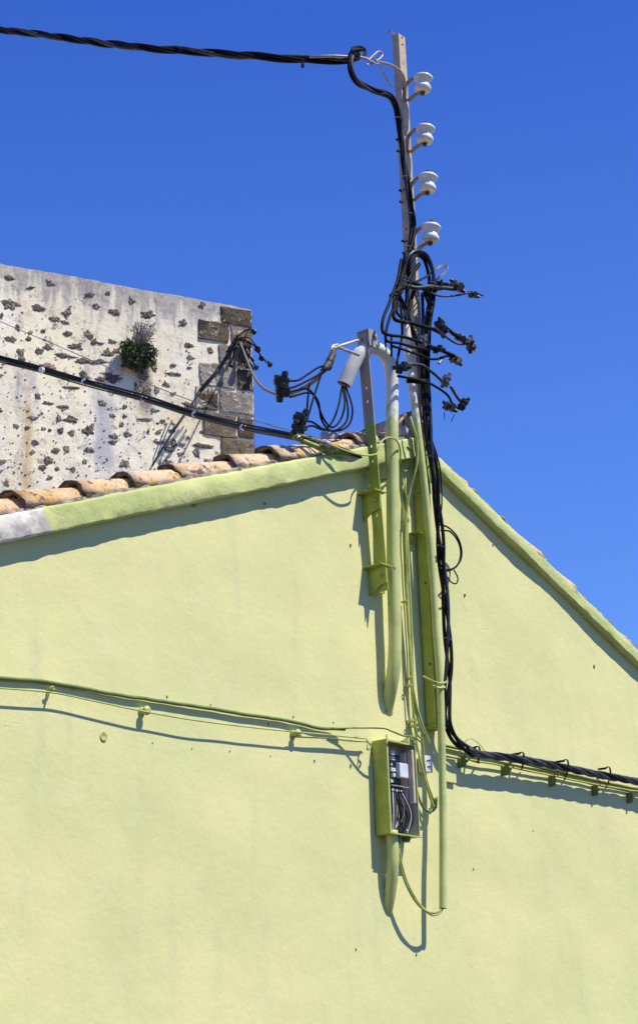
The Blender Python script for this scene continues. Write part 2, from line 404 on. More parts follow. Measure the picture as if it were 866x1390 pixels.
for s in (-1, 1):
    sd, up = SL[s]
    for row in range(5):
        n = 14
        for i in range(n):
            y = (.040 if s < 0 else .062) + row * .215 + random.uniform(-.006, .006)
            st = .04 + i * .352 + random.uniform(-.012, .012) + (0 if row == 0 else .05)
            X = (sd + up * (.040 if s < 0 else .02) + Vector((0, random.uniform(-.03, .03), 0))).normalized(); Y = Vector((0, 1, 0)); Y = (Y - X * Y.dot(X)).normalized(); Z = X.cross(Y)
            if Z.z < 0: Y = -Y; Z = -Z
            p = Vector((AX, y, AZ)) + sd * st + up * ((.104 if s < 0 else .090) + random.uniform(-.004, .004))
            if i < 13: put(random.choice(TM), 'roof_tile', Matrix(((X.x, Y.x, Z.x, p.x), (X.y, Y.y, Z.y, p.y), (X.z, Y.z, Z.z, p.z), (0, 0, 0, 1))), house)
# ridge barrels running back from the gable
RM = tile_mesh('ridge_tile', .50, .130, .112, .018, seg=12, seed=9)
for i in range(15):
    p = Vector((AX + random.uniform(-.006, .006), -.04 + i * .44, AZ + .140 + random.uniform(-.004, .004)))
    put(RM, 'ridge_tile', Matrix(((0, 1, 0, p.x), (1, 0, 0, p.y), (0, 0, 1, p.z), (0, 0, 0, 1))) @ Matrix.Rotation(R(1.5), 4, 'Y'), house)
def lump(c, rx, ry, rz, seed, nu=12, nv=8, amp=.25):
    V, F = [], []
    for j in range(nv + 1):
        th = math.pi * j / nv
        for i in range(nu):
            ph = 2 * math.pi * i / nu; q = Vector((math.sin(th) * math.cos(ph), math.sin(th) * math.sin(ph), math.cos(th)))
            k = 1 + amp * noise.noise(q * 1.8 + Vector((seed, 0, 0))) * 1.5
            V.append(Vector(c) + Vector((q.x * rx, q.y * ry, q.z * rz)) * k)
    for j in range(nv):
        for i in range(nu):
            a, b = j * nu + i, j * nu + (i + 1) % nu; F.append((a, a + nu, b + nu, b))
    return V, F
mk('ridge_mortar', lump((AX, -.005, AZ + .19), .085, .05, .085, 3), M_mortar, house, smooth=True)
mk('ridge_mortar', lump((AX - .13, .0, AZ + .12), .09, .05, .05, 8), M_mortar, house, smooth=True)
mk('ridge_mortar', lump((AX - .32, .3, AZ + .10), .08, .06, .06, 5), M_mortar, house, smooth=True)
# plugs and filled nail holes in the render
def plug(x, y, r=1.8):
    p = W(x, y, -.004); k = r * mpp(p) * random.uniform(.5, 1.25)
    v = []; n = 7; rn = [random.uniform(.7, 1.3) for _ in range(n)]
    for lay, sc in ((0, 1), (.009, .75)):
        for i in range(n):
            a = 2 * math.pi * i / n; v.append(p + Vector((math.cos(a) * k * rn[i] * sc, -.002 - lay * .6, math.sin(a) * 1.3 * k * rn[i] * sc)))
    return v, [tuple(range(n - 1, -1, -1)), tuple(range(n, 2 * n))] + [(i, (i + 1) % n, n + (i + 1) % n, n + i) for i in range(n)]
for x, y in ((7, 985), (81, 991), (206, 1009), (260, 1016), (311, 1020), (366, 1027), (426, 1033), (475, 1040), (363, 983), (451, 981), (397, 973), (482, 1289), (564, 1296), (620, 1120), (668, 740),
             (630, 808), (805, 905), (410, 679), (359, 684), (475, 740), (14, 912), (226, 946), (285, 957), (641, 1180), (722, 1128)):
    mk('wall_plug', plug(x, y), M_dgreen, house)
def chip(x, y, w, h, seed):
    rn = random.Random(seed); c = W(x, y, 0); k = mpp(c); n = 14; V = []
    for sc, d in ((1, .001), (.8, .009), (.45, .004)):
        for i in range(n):
            a = 2 * math.pi * i / n; q = 1 + .35 * noise.noise(Vector((math.cos(a) * 1.5, math.sin(a) * 1.5, seed)))
            V.append(c + Vector((math.cos(a) * w * k * q * sc * 1.3, -d, math.sin(a) * h * k * q * sc)))
    F = [(r * n + i, r * n + (i + 1) % n, (r + 1) * n + (i + 1) % n, (r + 1) * n + i) for r in (0, 1) for i in range(n)] + [tuple(range(2 * n, 3 * n))]
    return V, F
mk('render_scar', chip(140, 1000, 6, 8, 2), M_lime, house, smooth=True)
mk('wall_plug', plug(139, 998, 3.5), M_dark, house)
mk('render_scar', chip(262, 684, 4, 6, 4), M_lime, house, smooth=True)
mk('render_scar', chip(527, 966, 8, 5, 5), M_lime, house, smooth=True)

# ------------------------------------------------------------------ old stone building behind
tower = empty('stone_building', T(170, 660), 'tall old rubble stone building with peeling cream plaster behind the tiled roof', 'building')
def relief(u, z):
    p = Vector((u, 0, z)); low = min(1, max(.25, (TC.z - z - .5) * .6))
    return noise.noise(p * .8) * .05 + noise.fractal(p * 3.5, 1, 2, 4) * .010 * low + abs(noise.noise(p * 9)) * .008 * low
def TR(x, y, d):
    q = T(x, y, 0) - TC; return T(x, y, d + relief(q.dot(TU), q.z + TC.z))
def tower_wall():
    V, F = [], []; nx, nz = 230, 210; x0, x1 = -13.0, 0.0
    zt = TC.z
    for i in range(nx + 1):
        q = i / nx; u = x0 * (1 - q) ** 1.7
        topz = zt + noise.noise(Vector((u * 2.3, 1, 0))) * .018 + noise.noise(Vector((u * 8, 1, 0))) * .014
        for j in range(nz + 1):
            w = (j / nz); z = topz * (1 - (1 - w) ** 1.6)
            dd = relief(u, z)
            
            V.append(TC + TU * u + TN * dd + Vector((0, 0, z - zt)))
    for i in range(nx):
        for j in range(nz):
            a = i * (nz + 1) + j; F.append((a, a + nz + 1, a + nz + 2, a + 1))
    # top and the other three sides
    b = len(V); dep = -7
    top0 = [i * (nz + 1) + nz for i in range(nx + 1)]
    for i in range(nx + 1): V.append(V[top0[i]] + TN * dep)
    for i in range(nx): F.append((top0[i], top0[i + 1], b + i + 1, b + i))
    c = len(V); e = [TC + TU * 0, TC + TU * x0]
    for q in e:
        for dd in (0, dep): V.append(Vector((q.x, q.y, 0)) + TN * dd)
    F.append((top0[nx], c, c + 1, b + nx)); F.append((top0[0], b, c + 3, c + 2)); F.append((b, b + nx, c + 1, c + 3))
    return V, F
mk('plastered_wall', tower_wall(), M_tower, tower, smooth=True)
def stone(poly, proud, back=.05, rough=.12, mid=3, inset=.82, seed=0):
    """ragged flat stone: outline in pixels, pushed out of the plaster"""
    pts = []
    for i in range(len(poly)):
        a, b = poly[i], poly[(i + 1) % len(poly)]
        for k in range(mid): pts.append((a[0] + (b[0] - a[0]) * k / mid, a[1] + (b[1] - a[1]) * k / mid))
    cx = sum(p[0] for p in pts) / len(pts); cy = sum(p[1] for p in pts) / len(pts)
    pts = [(cx + (p[0] - cx) * (1 + rough * noise.noise(Vector((p[0] * .6, p[1] * .6, seed)))), cy + (p[1] - cy) * (1 + rough * 1.2 * noise.noise(Vector((p[0] * .6, p[1] * .6, seed + 9))))) for p in pts]
    n = len(pts); V = [T(x, y, -back) for x, y in pts] + [TR(x, y, proud * .45) for x, y in pts] + \
        [TR(cx + (x - cx) * inset, cy + (y - cy) * inset, proud * (1 + .4 * noise.noise(Vector((x, y, 2))))) for x, y in pts]
    V.append(TR(cx, cy, proud * 1.1))
    F = [(r * n + i, r * n + n + i, r * n + n + (i + 1) % n, r * n + (i + 1) % n) for r in (0, 1) for i in range(n)] + [(2 * n + i, 3 * n, 2 * n + (i + 1) % n) for i in range(n)]
    return V, F
# quoins: x0, x1, y at x0, height, slope of the course, material
Q = [(300, 341, 415.5, 22, .16, M_qd), (269, 311, 433, 27, .14, M_qd), (314, 341.5, 442.5, 24, .17, M_qb), (297, 342, 467, 25, .14, M_ql),
     (271, 320, 491, 31, .13, M_ql), (322, 343, 500, 28, .15, M_qd), (266, 296, 524, 30, .13, M_qd), (298, 343.5, 528, 30, .13, M_ql),
     (276, 321, 559, 31, .12, M_qb), (323, 344, 566, 27, .14, M_qd), (300, 345, 593, 26, .12, M_qb), (279, 318, 622, 26, .11, M_ql), (320, 345, 624, 30, .11, M_qd)]
for i, (x0, x1, y, h, sl, m) in enumerate(Q):
    w = x1 - x0
    mk('quoin_stone', stone([(x0, y), (x1, y + sl * w), (x1 + .3, y + sl * w + h), (x0 + 1, y + h)], .022, rough=.11, mid=5, inset=.93, seed=i), m, tower, smooth=False)
# exposed rubble: centre x, y, half width, half height, tilt, material
SB = [M_stone, M_stone2, M_stone3]
RB = [(13, 377, 6, 3, .4, 0), (42, 390, 4.5, 2.6, .1, 0), (69, 384, 5, 4, .5, 1), (121, 400, 6.5, 3.5, 0, 0), (148, 397, 4, 3, 0, 1), (14, 411, 11, 6, .1, 1), (54, 418, 7, 4, .25, 0), (92, 425, 7, 8, -.2, 0),
      (130, 416, 4.5, 4, 0, 1), (155, 423, 8, 4.5, .2, 0), (180, 408, 5.5, 5, .1, 1), (201, 427, 9, 4.5, .2, 0), (249, 438, 5, 5, .2, 1), (2, 428, 3, 4, 0, 0), (25, 444, 2.5, 4.5, .4, 0), (17, 461, 7, 4.5, .2, 0),
      (40, 459, 4, 3.5, .5, 0), (42, 451, 3.5, 3.5, 0, 2), (59, 449, 3.5, 3, .3, 0), (92, 452, 6, 3.5, 0, 0), (65, 471, 5, 3.5, .2, 0), (54, 476, 6, 4.5, 0, 0), (102, 470, 11, 4.5, .08, 0), (86, 482, 10.5, 4.5, .2, 0),
      (113, 489, 8, 3.5, .15, 0), (134, 491, 9, 3, .05, 0), (122, 455, 6.5, 4, .4, 1), (128, 464, 5, 4, .1, 0), (138, 466, 5, 2, .1, 0), (154, 463, 6, 3, .35, 1), (147, 479, 8, 5, .15, 1), (160, 475, 5, 4, -.2, 1),
      (66, 497, 12, 4, .2, 2), (115, 511, 6, 6, .5, 0), (137, 514, 8, 3.5, .1, 0), (153, 512, 10, 5, .25, 0), (28, 477, 4, 4, .3, 1), (30, 485, 6, 4, .3, 1), (74, 433, 8, 3, .3, 1), (90, 437, 6, 2, .3, 1),
      (256, 469, 6, 3, .4, 0), (286, 475, 4, 4, .3, 1), (259, 485, 7, 2.6, .25, 1), (235, 496, 4.5, 2, 0, 0), (257, 499, 3, 2, .1, 0), (237, 508, 10, 2.4, .12, 0), (226, 521, 5, 3, .2, 0), (213, 530, 4, 4.5, .3, 1),
      (211, 500, 4, 6, -.2, 1), (200, 533, 5, 9, .4, 0), (186, 530, 6, 8, .1, 1), (96, 526, 12, 1.8, .06, 0), (52, 537, 6, 4, .1, 1), (65, 547, 7, 2, .1, 0), (89, 552, 9, 2, .1, 0), (46, 567, 5, 2.4, .1, 1),
      (80, 568, 4, 3.4, .3, 0), (96, 569, 9.5, 5, .08, 0), (23, 578, 4.5, 2.5, .2, 0), (37, 581, 3.5, 3, .1, 0), (60, 582, 3, 2.2, .1, 0), (68, 584, 2.6, 2.2, .1, 0), (84, 584, 4.5, 3.6, 0, 0), (98, 588, 4.5, 4, .3, 0),
      (120, 584, 8.5, 4.4, .15, 0), (125, 578, 4, 3.5, 0, 1), (49, 600, 5, 3.4, .35, 0), (45, 613, 3, 3, .2, 0), (75, 611, 5, 3.6, -.1, 0), (92, 609, 4, 3.5, .1, 2), (123, 611, 7.5, 4, .35, 1), (65, 625, 6, 4.6, -.1, 0),
      (59, 635, 4.5, 3.5, .2, 0), (78, 636, 3.5, 3, .1, 0), (100, 637, 3.5, 3.4, .2, 0), (116, 626, 3, 2.6, .1, 1), (68, 648, 3.5, 3.6, 0, 0), (10, 656, 4, 3.5, .1, 2), (4, 626, 6, 2, .05, 2), (2, 558, 3, 2, 0, 0),
      (140, 547, 5, 3, .1, 1), (154, 564, 4, 3, .2, 1), (165, 576, 3.4, 3, 0, 1), (169, 565, 3, 2.4, 0, 0), (174, 590, 5, 4, .1, 1), (155, 592, 5, 3, .2, 1), (171, 631, 6.5, 5, .05, 1), (153, 600, 8, 3, .3, 1),
      (198, 569, 9, 2, .05, 1), (212, 557, 6, 2.6, .2, 0), (222, 571, 4, 2.6, .1, 0), (216, 586, 5, 3, 0, 0), (202, 585, 2, 2, 0, 0), (236, 602, 5, 6.5, .2, 0), (229, 610, 6, 3.6, .2, 0), (247, 603, 5, 3, .2, 1),
      (245, 616, 4.5, 2.8, .2, 0), (216, 600, 7, 2.4, .1, 1), (228, 627, 4.5, 3, .2, 1), (235, 585, 4, 3, .1, 0), (277, 605, 14, 3, .1, 0), (268, 614, 6, 5, 0, 0), (276, 586, 3.6, 2.4, .1, 0), (290, 587, 2, 2, 0, 0),
      (256, 594, 2, 2, 0, 0), (255, 548, 5, 3, .2, 1), (262, 552, 6, 4, .2, 0), (275, 414, 4, 3.5, .1, 0), (236, 534, 3, 2, 0, 1), (170, 552, 3.5, 2.6, 0, 0)]
for i, (x, y, a, b, tl, k) in enumerate(RB):
    rn = random.Random(i); poly = []
    n = 7
    for j in range(n):
        an = 2 * math.pi * j / n + rn.uniform(-.25, .25); rr = rn.uniform(.55, 1.25)
        X, Y = math.cos(an) * a * rr, math.sin(an) * b * rr
        poly.append((x + X * 1.18, y + Y * 1.18 + X * (tl * .6)))
    mk('rubble_stone', stone(poly, .012, rough=.62, mid=3, inset=.7, seed=i * 3.1), SB[1 if k == 0 and rn.random() < .3 else k], tower)
# crumbs of stone too small to pick apart
cr = []
rn = random.Random(4)
for i in range(650):
    x = rn.uniform(-4, 262); y = rn.uniform(400, 690)
    if y < 358 + .18 * x + 50 + rn.uniform(0, 60): continue
    if 150 < x < 225 and 440 < y < 510: continue
    a = rn.uniform(.4, 1.7) * (1.3 if rn.random() < .2 else 1); b = a * rn.uniform(.4, .9)
    poly = [(x + math.cos(t) * a * rn.uniform(.6, 1.4), y + math.sin(t) * b * rn.uniform(.6, 1.4)) for t in (0, 1.2, 2.4, 3.6, 4.9)]
    cr.append(stone(poly, .008, rough=.5, mid=1, inset=.6, seed=i))
mk('stone_crumb', join(*cr), M_stone2, tower, kind='stuff')

# bush rooted in the wall
def T3(x, y, d): return T(x, y, d)
def leaves(n, cx, cy, rx, ry, d0, d1, size, seed, tall=1.0, shape=None):
    rn = random.Random(seed); V, F = [], []
    for i in range(n):
        while True:
            a, b, c = rn.uniform(-1, 1), rn.uniform(-1, 1), rn.uniform(-1, 1)
            if a * a + b * b + c * c < 1: break
        k = 1 + .4 * noise.noise(Vector((a * 2, b * 2, seed)))
        p = T(cx + a * rx * k, cy + b * ry * k, (d0 + d1) / 2 + c * (d1 - d0) / 2)
        v = Vector((rn.uniform(-1, 1), rn.uniform(-1, 1), rn.uniform(-.3, 1) * tall)).normalized(); w = v.cross(Vector((rn.uniform(-1, 1), rn.uniform(-1, 1), rn.uniform(-1, 1)))).normalized()
        s = size * rn.uniform(.6, 1.4); m = len(V)
        V += [p - v * s, p + w * s * .38, p + v * s, p - w * s * .38]; F.append((m, m + 1, m + 2, m + 3))
    return V, F
bush = empty('wall_bush', T(192, 505, .05), 'round green bush with dry grey twigs growing out of the stone wall', 'bush')
mk('foliage', leaves(2300, 188, 486, 24, 19, .01, .17, .020, 3), M_leafd, bush, kind='stuff')
mk('foliage', leaves(800, 174, 473, 11, 13, .03, .19, .024, 5), M_leaf, bush, kind='stuff')
mk('foliage', leaves(800, 201, 480, 16, 15, .02, .17, .018, 6), M_leafd, bush, kind='stuff')
tw = []; rn = random.Random(12)
for i in range(120):
    a = T(188 + rn.uniform(-5, 8), 468 + rn.uniform(-4, 6), .1); b = T(196 + rn.uniform(-15, 17), 449 + rn.uniform(-13, 14), .1 + rn.uniform(-.08, .15))
    m = a.lerp(b, .5) + Vector((rn.uniform(-.03, .03), rn.uniform(-.03, .03), rn.uniform(-.02, .03))); tw.append(tube([a, m, b], .0028, 3))
mk('dry_twig', join(*tw), M_twig, bush, kind='stuff')
mk('dry_head', leaves(260, 197, 447, 14, 12, .01, .15, .014, 14), M_twig, bush, kind='stuff')
mk('stem', tube([T(188, 500, -.02), T(188, 492, .08), T(187, 480, .14)], [.03, .025, .012], 6), M_twig, bush)

# ------------------------------------------------------------------ the steel mast
def vx(x, y, d): return W(x, y, d)
FD = .078
cx = vx(541.5, 60, FD).x * .5 + vx(591, 960, FD).x * .5
zt = vx(541, 45, FD).z; zm = vx(565, 640, FD).z; zb = vx(591, 988, FD).z
mast = empty('utility_mast', (cx, 0, zb), 'tall steel mast above the roof carrying four white insulators, painted green below', 'utility mast')
UW = .066
# hollow square section: four thin walls, open at the top
def hollow(x0, x1, d0, d1, z0, z1, t=.004):
    return join(wbox(x0, x0 + t, d0, d1, z0, z1), wbox(x1 - t, x1, d0, d1, z0, z1), wbox(x0 + t, x1 - t, d1 - t, d1, z0, z1), wbox(x0 + t, x1 - t, d0, d0 + t, z0, z1))
mk('upper_post', hollow(cx, cx + UW, FD - .048, FD, zm - .1, zt), M_mast, mast, bevel=.0015)
mk('lower_channel', hollow(cx + .003, cx + UW - .003, .012, FD - .003, zb, zm - .101), M_mast, mast, bevel=.0015)
for y in (52, 61):
    p = W(547, y, FD); q = Vector((cx + UW * .5, -FD - .001, p.z)); mk('bolt_hole', cyl(q, q + Vector((0, -.0015, 0)), .006, 8), M_dark, mast)
for y in (239, 254, 306, 322, 792, 900):
    z = W(549 if y < 500 else 588, y, FD).z; q = Vector((cx, -FD + .022, z)); mk('bolt_hole', cyl(q + Vector((.001, 0, 0)), q + Vector((-.0015, 0, 0)), .006, 8), M_dark, mast)
for y in (187, 202, 254, 269, 321, 337):
    z = W(538, y, .05).z; q = Vector((cx, -.040, z)); mk('bolt', join(cyl(q, q + Vector((-.018, 0, 0)), .005, 8), cyl(q + Vector((-.012, 0, 0)), q + Vector((-.022, 0, 0)), .008, 6)), M_dark, mast)
q = Vector((cx, -.045, W(534, 46, .05).z)); mk('bolt', join(cyl(q, q + Vector((-.035, 0, .004)), .006, 8), cyl(q + Vector((-.03, 0, .003)), q + Vector((-.043, 0, .004)), .012, 6)), M_galv, mast)
mk('foot_plate', wbox(cx - .02, cx + UW + .01, 0, .085, W(575, 984, .05).z - .006, W(575, 984, .05).z), M_gsteel, mast, bevel=.001)
mk('wall_clamp', join(wbox(cx - .05, cx - .001, 0, .012, W(565, 722, .05).z - .05, W(565, 722, .05).z), wbox(cx - .05, cx - .001, 0, .055, W(565, 722, .05).z, W(565, 722, .05).z + .005)), M_gsteel, mast)
# insulators on curved irons
ins_prof = [(.012, -.060), (.030, -.060), (.042, -.056), (.048, -.048), (.049, -.034), (.046, -.026), (.041, -.021), (.038, -.012), (.038, .000), (.041, .007), (.046, .012), (.055, .022), (.056, .032), (.048, .041), (.028, .050), (.012, .052)]
def bar(P, w, t, side):
    """flat bar along P; side: the flat's width direction"""
    V, F = [], []
    for i, p in enumerate(P):
        tg = (P[min(i + 1, len(P) - 1)] - P[max(0, i - 1)]).normalized(); nn = tg.cross(side).normalized()
        for a, b in ((-1, -1), (1, -1), (1, 1), (-1, 1)): V.append(p + side * (a * w / 2) + nn * (b * t / 2))
    for i in range(len(P) - 1):
        for k in range(4):
            a, b = i * 4 + k, i * 4 + (k + 1) % 4; F.append((a, b, b + 4, a + 4))
    F += [(3, 2, 1, 0), tuple(range(len(V) - 4, len(V)))]; return V, F
for (x, y) in ((574, 112), (577, 181), (580.5, 247), (584.5, 315)):
    c = W(x, y, .20); m0 = Vector((cx + UW * .5, -FD, c.z))
    ax = (Vector((.05, -.08, 1))).normalized(); M = Matrix.Translation(c) @ ax.to_track_quat('Z', 'Y').to_matrix().to_4x4()
    ins = mk('insulator', lathe(ins_prof, M), M_porc, mast, smooth=True)
    top = c + ax * .055; bot = c - ax * .063; side = Vector((1, 0, 0)) 
    side = Vector((0, -1, 0)).cross(Vector((0, 0, 1))); side = (side + Vector((.25, 0, 0))).normalized()
    pt = smooth_path([m0 + Vector((0, 0, -.012)), m0 + Vector((.0, -.012, .028)), m0.lerp(top, .5) + Vector((0, 0, .024)), top, top + (top - m0) * .06], 5)
    pb = smooth_path([m0 + Vector((0, 0, -.02)), m0 + Vector((0, -.012, -.080)), m0.lerp(bot, .5) + Vector((0, 0, -.034)), bot, bot + (bot - m0) * .06], 5)
    mk('insulator_iron', join(bar(pt, .026, .006, side), bar(pb, .026, .006, side), wbox(m0.x - .015, m0.x + .015, FD, FD + .006, m0.z - .07, m0.z + .03)), M_rust, mast)
    mk('insulator_bolt', join(cyl(top + ax * .012, bot - ax * .014, .006, 8), cyl(top + ax * .004, top + ax * .014, .013, 6), cyl(bot - ax * .003, bot - ax * .016, .014, 6)), M_dark, mast)
# the empty fifth iron, a flat loop
m0 = Vector((cx + UW * .4, -FD, W(560, 382, FD).z))
lp = smooth_path([m0, W(578, 376, .13), W(590, 366, .18), W(600, 361, .21), W(607, 363, .24), W(605, 369, .24), W(597, 375, .22), W(590, 383, .18), W(580, 392, .12)], 6)
mk('loop_iron', bar(lp, .020, .005, Vector((.3, -.2, 1)).normalized()), M_galv, mast)
# strain strap for the incoming cable
sp = smooth_path([W(549, 122, .08), W(547, 104, .10), W(537, 92, .11), W(523, 86, .12), W(512, 84, .12)], 6)
mk('strain_strap', join(bar(sp, .022, .005, Vector((0, -1, 0))), cyl(W(515, 88, .12), W(530, 118, .10), .006, 6), cyl(W(546, 118, .09), W(543, 100, .11), .005, 6)), M_galv, mast)

def thing(name, vf, mat, label, cat, smooth=True, group=None, bevel=0): return mk(name, vf, mat, None, smooth, bevel, label, cat, group)
def twist(name, pts, n, off, rpx, turns_per_m, mats, label, cat, kinds='strand', seg=7, nn=10, phase=0):
    P = smooth_path(px(pts), nn)
    # resample evenly
    L = [0]
    for i in range(1, len(P)): L.append(L[-1] + (P[i] - P[i - 1]).length)
    N = max(20, int(L[-1] / .018)); N = min(N, 420); Q_ = []; j = 0
    for i in range(N + 1):
        s = L[-1] * i / N
        while j < len(L) - 2 and L[j + 1] < s: j += 1
        t = (s - L[j]) / max(1e-9, L[j + 1] - L[j]); Q_.append(P[j].lerp(P[j + 1], t))
    fr = frames(Q_); root = empty(name, Q_[-1], label, cat)
    for k in range(n):
        rr = rpx * mpp(Q_[len(Q_) // 2]); oo = off * mpp(Q_[len(Q_) // 2]); pts_ = []
        for i, p in enumerate(Q_):
            a = phase + 2 * math.pi * (k / n + L[-1] * i / N * turns_per_m) + .5 * noise.noise(Vector((i * .02, k, 0)))
            o_ = oo * (1 + .35 * noise.noise(Vector((i * .05, k * 3, 1))))
            pts_.append(p + (fr[i][1] * math.cos(a) + fr[i][2] * math.sin(a)) * o_)
        mk(kinds, tube(pts_, rr, seg), mats[k % len(mats)], root, smooth=True)
    return root

# ------------------------------------------------------------------ incoming overhead cable and its run down the mast
ov = twist('overhead_cable', [(-60, 32, -3.2), (0, 40, -2.6), (60, 47, -2.1), (130, 57, -1.6), (200, 65, -1.1), (280, 71, -.7), (360, 77, -.3), (430, 81, -.05), (478, 80, .08), (487, 74, .1)],
           3, 3.1, 2.6, 1.15, [M_dull, M_black, M_black], 'thick twisted black cable crossing the sky from upper left to the mast top', 'overhead cable')
mk('preformed_grip', tube([W(420, 77, -.05), W(455, 76, .05), W(490, 78, .12), W(500, 80, .12)], .008, 7), M_galv, ov, smooth=True)
mk('tie', join(cyl(W(411, 82, 0), W(411, 91, 0), .005, 6), cyl(W(411, 87, 0), W(411, 91, 0), .010, 6)), M_black, ov)
thing('shackle', join(cab([(500, 82), (507, 75), (514, 70), (519, 74), (515, 80), (505, 86), (497, 88)], 1.5, .12), cab([(497, 80), (505, 84), (513, 87), (507, 78)], 1.3, .13)), M_galv,
      'small bright steel shackle hooking the thick overhead cable to the mast strap', 'shackle')
sv = twist('service_cable', [(487, 68, .13), (478, 72, .12), (475, 84, .12), (477, 98, .12), (486, 112, .12), (502, 121, .12), (520, 126, .12), (532, 134, .115), (540, 156, .11), (545, 190, .11), (549, 225, .115), (555, 265, .11), (560, 300, .10), (558, 332, .11), (552, 352, .12), (546, 372, .13)],
           3, 2.5, 2.4, 1.4, [M_black, M_black, M_dull], 'black cable bundle looping under the mast top and down its face', 'cable')
mk('coil', cab([(476, 74, .1), (480, 65, .1), (490, 64, .1), (496, 70, .1), (492, 77, .11), (483, 76, .12), (477, 70, .13), (482, 67, .13), (492, 68, .13)], 2.2), M_black, sv, smooth=True)
for x, y in ((524, 128), (541, 160), (552, 240), (558, 290), (557, 335)): 
    a = W(x - 7, y, .13); b = W(x + 6, y + 3, .13); mk('tie', tube(smooth_path([a, W(x, y - 1, .145), b], 4), .003, 5), M_dark, sv)

# ------------------------------------------------------------------ piercing connectors
def connector(mat_body, mat_cap):
    root = bpy.data.objects.new('connector', None); COL.objects.link(root); root.empty_display_size = .02; ORG[root.name] = Vector((0, 0, 0))
    b = join(box(-.030, .030, -.016, .016, -.013, .013), box(-.022, -.006, -.022, .022, -.018, .012), box(.006, .024, -.021, .021, -.016, .016),
             cyl((-.034, -.010, -.004), (.034, -.010, -.004), .010, 8), cyl((-.034, .010, .003), (.034, .010, .003), .010, 8))
    mk('body', b, mat_body, root, bevel=.002)
    mk('bolt', join(cyl((0, 0, .012), (0, 0, .030), .009, 6), cyl((0, 0, .028), (0, 0, .038), .006, 6)), mat_cap, root, bevel=.0008)
    mk('end_cap', cyl((.03, -.010, -.004), (.046, -.012, -.006), .012, 8, .009), mat_body, root)
    mk('end_cap', cyl((-.03, .012, .004), (-.042, .013, .006), .011, 8, .008), mat_body, root)
    return root
def clone(root, M, label, cat, group):
    r = root.copy(); COL.objects.link(r); r.matrix_world = M
    for ch in root.children:
        c = ch.copy(); COL.objects.link(c); c.parent = r
    return tag(r, label, cat, group)
PROTO = {0: connector(M_conn, M_dark), 1: connector(M_conn, M_conng), 2: connector(M_conng, M_conng)}
used = set()
CN = [(620, 388, .22, 1, (.9, .2, -.4), 1.25, 'large connector with grey top, highest of the right hand cluster'),
      (642, 400, .24, 0, (1, .2, -.1), .85, 'small black connector at the far right end of the topmost cable tail'),
      (599, 444, .20, 0, (.5, .3, -.9), 1.35, 'big black connector beside the mast, left end of the second cable tail'),
      (625, 459, .22, 0, (1, 0, -.5), .95, 'middle black connector of three on the second cable tail'),
      (638, 467, .24, 0, (.3, .4, -1), 1.2, 'black connector hanging at the right end of the second cable tail'),
      (573, 464, .20, 2, (.15, 0, 1), 1.0, 'upright grey box connector in front of the mast'),
      (594, 474, .20, 0, (.9, .3, .3), .9, 'black connector just right of the upright grey one'),
      (618, 488, .22, 0, (1, .1, -.5), 1.05, 'black connector at the end of the third cable tail'),
      (605, 517, .20, 2, (.3, .2, 1), 1.05, 'pale grey connector on the downward bending cable tail'),
      (628, 549, .22, 0, (.6, .2, 1), 1.05, 'black connector at the lower right end of the cluster'),
      (610, 552, .20, 0, (1, .3, -.3), 1.1, 'lowest black connector with two stray wires beneath it'),
      (545, 499, .20, 0, (.9, .3, .35), 1.15, 'fat black connector crossing left of the mast between pipe and mast'),
      (383, 524, .10, 0, (.12, 0, -1), 1.75, 'tall black connector, upper of two hanging left of the bracket post'),
      (407, 574, .10, 0, (.2, 0, 1), 1.6, 'tall black connector, lower of two just above the roof tiles'),
      (596, 388, .19, 0, (.1, .1, 1), .8, 'small black clamp where the top cable tail leaves the mast bundle')]
for i, (x, y, d, k, ax, sc, lab) in enumerate(CN):
    X = (RT * ax[0] - FW * ax[1] * .6 + UP * ax[2]).normalized(); Z = (-FW + UP * .35 + RT * random.uniform(-.5, .5)); Z = (Z - X * Z.dot(X)).normalized(); Y = Z.cross(X)
    p = W(x, y, d); M = Matrix(((X.x, Y.x, Z.x, p.x), (X.y, Y.y, Z.y, p.y), (X.z, Y.z, Z.z, p.z), (0, 0, 0, 1))) @ Matrix.Scale(sc * .98, 4)
    if k not in used:
        used.add(k); PROTO[k].matrix_world = M; tag(PROTO[k], lab, 'cable connector', 'cable connectors')
    else:
        clone(PROTO[k], M, lab, 'cable connector', 'cable connectors')

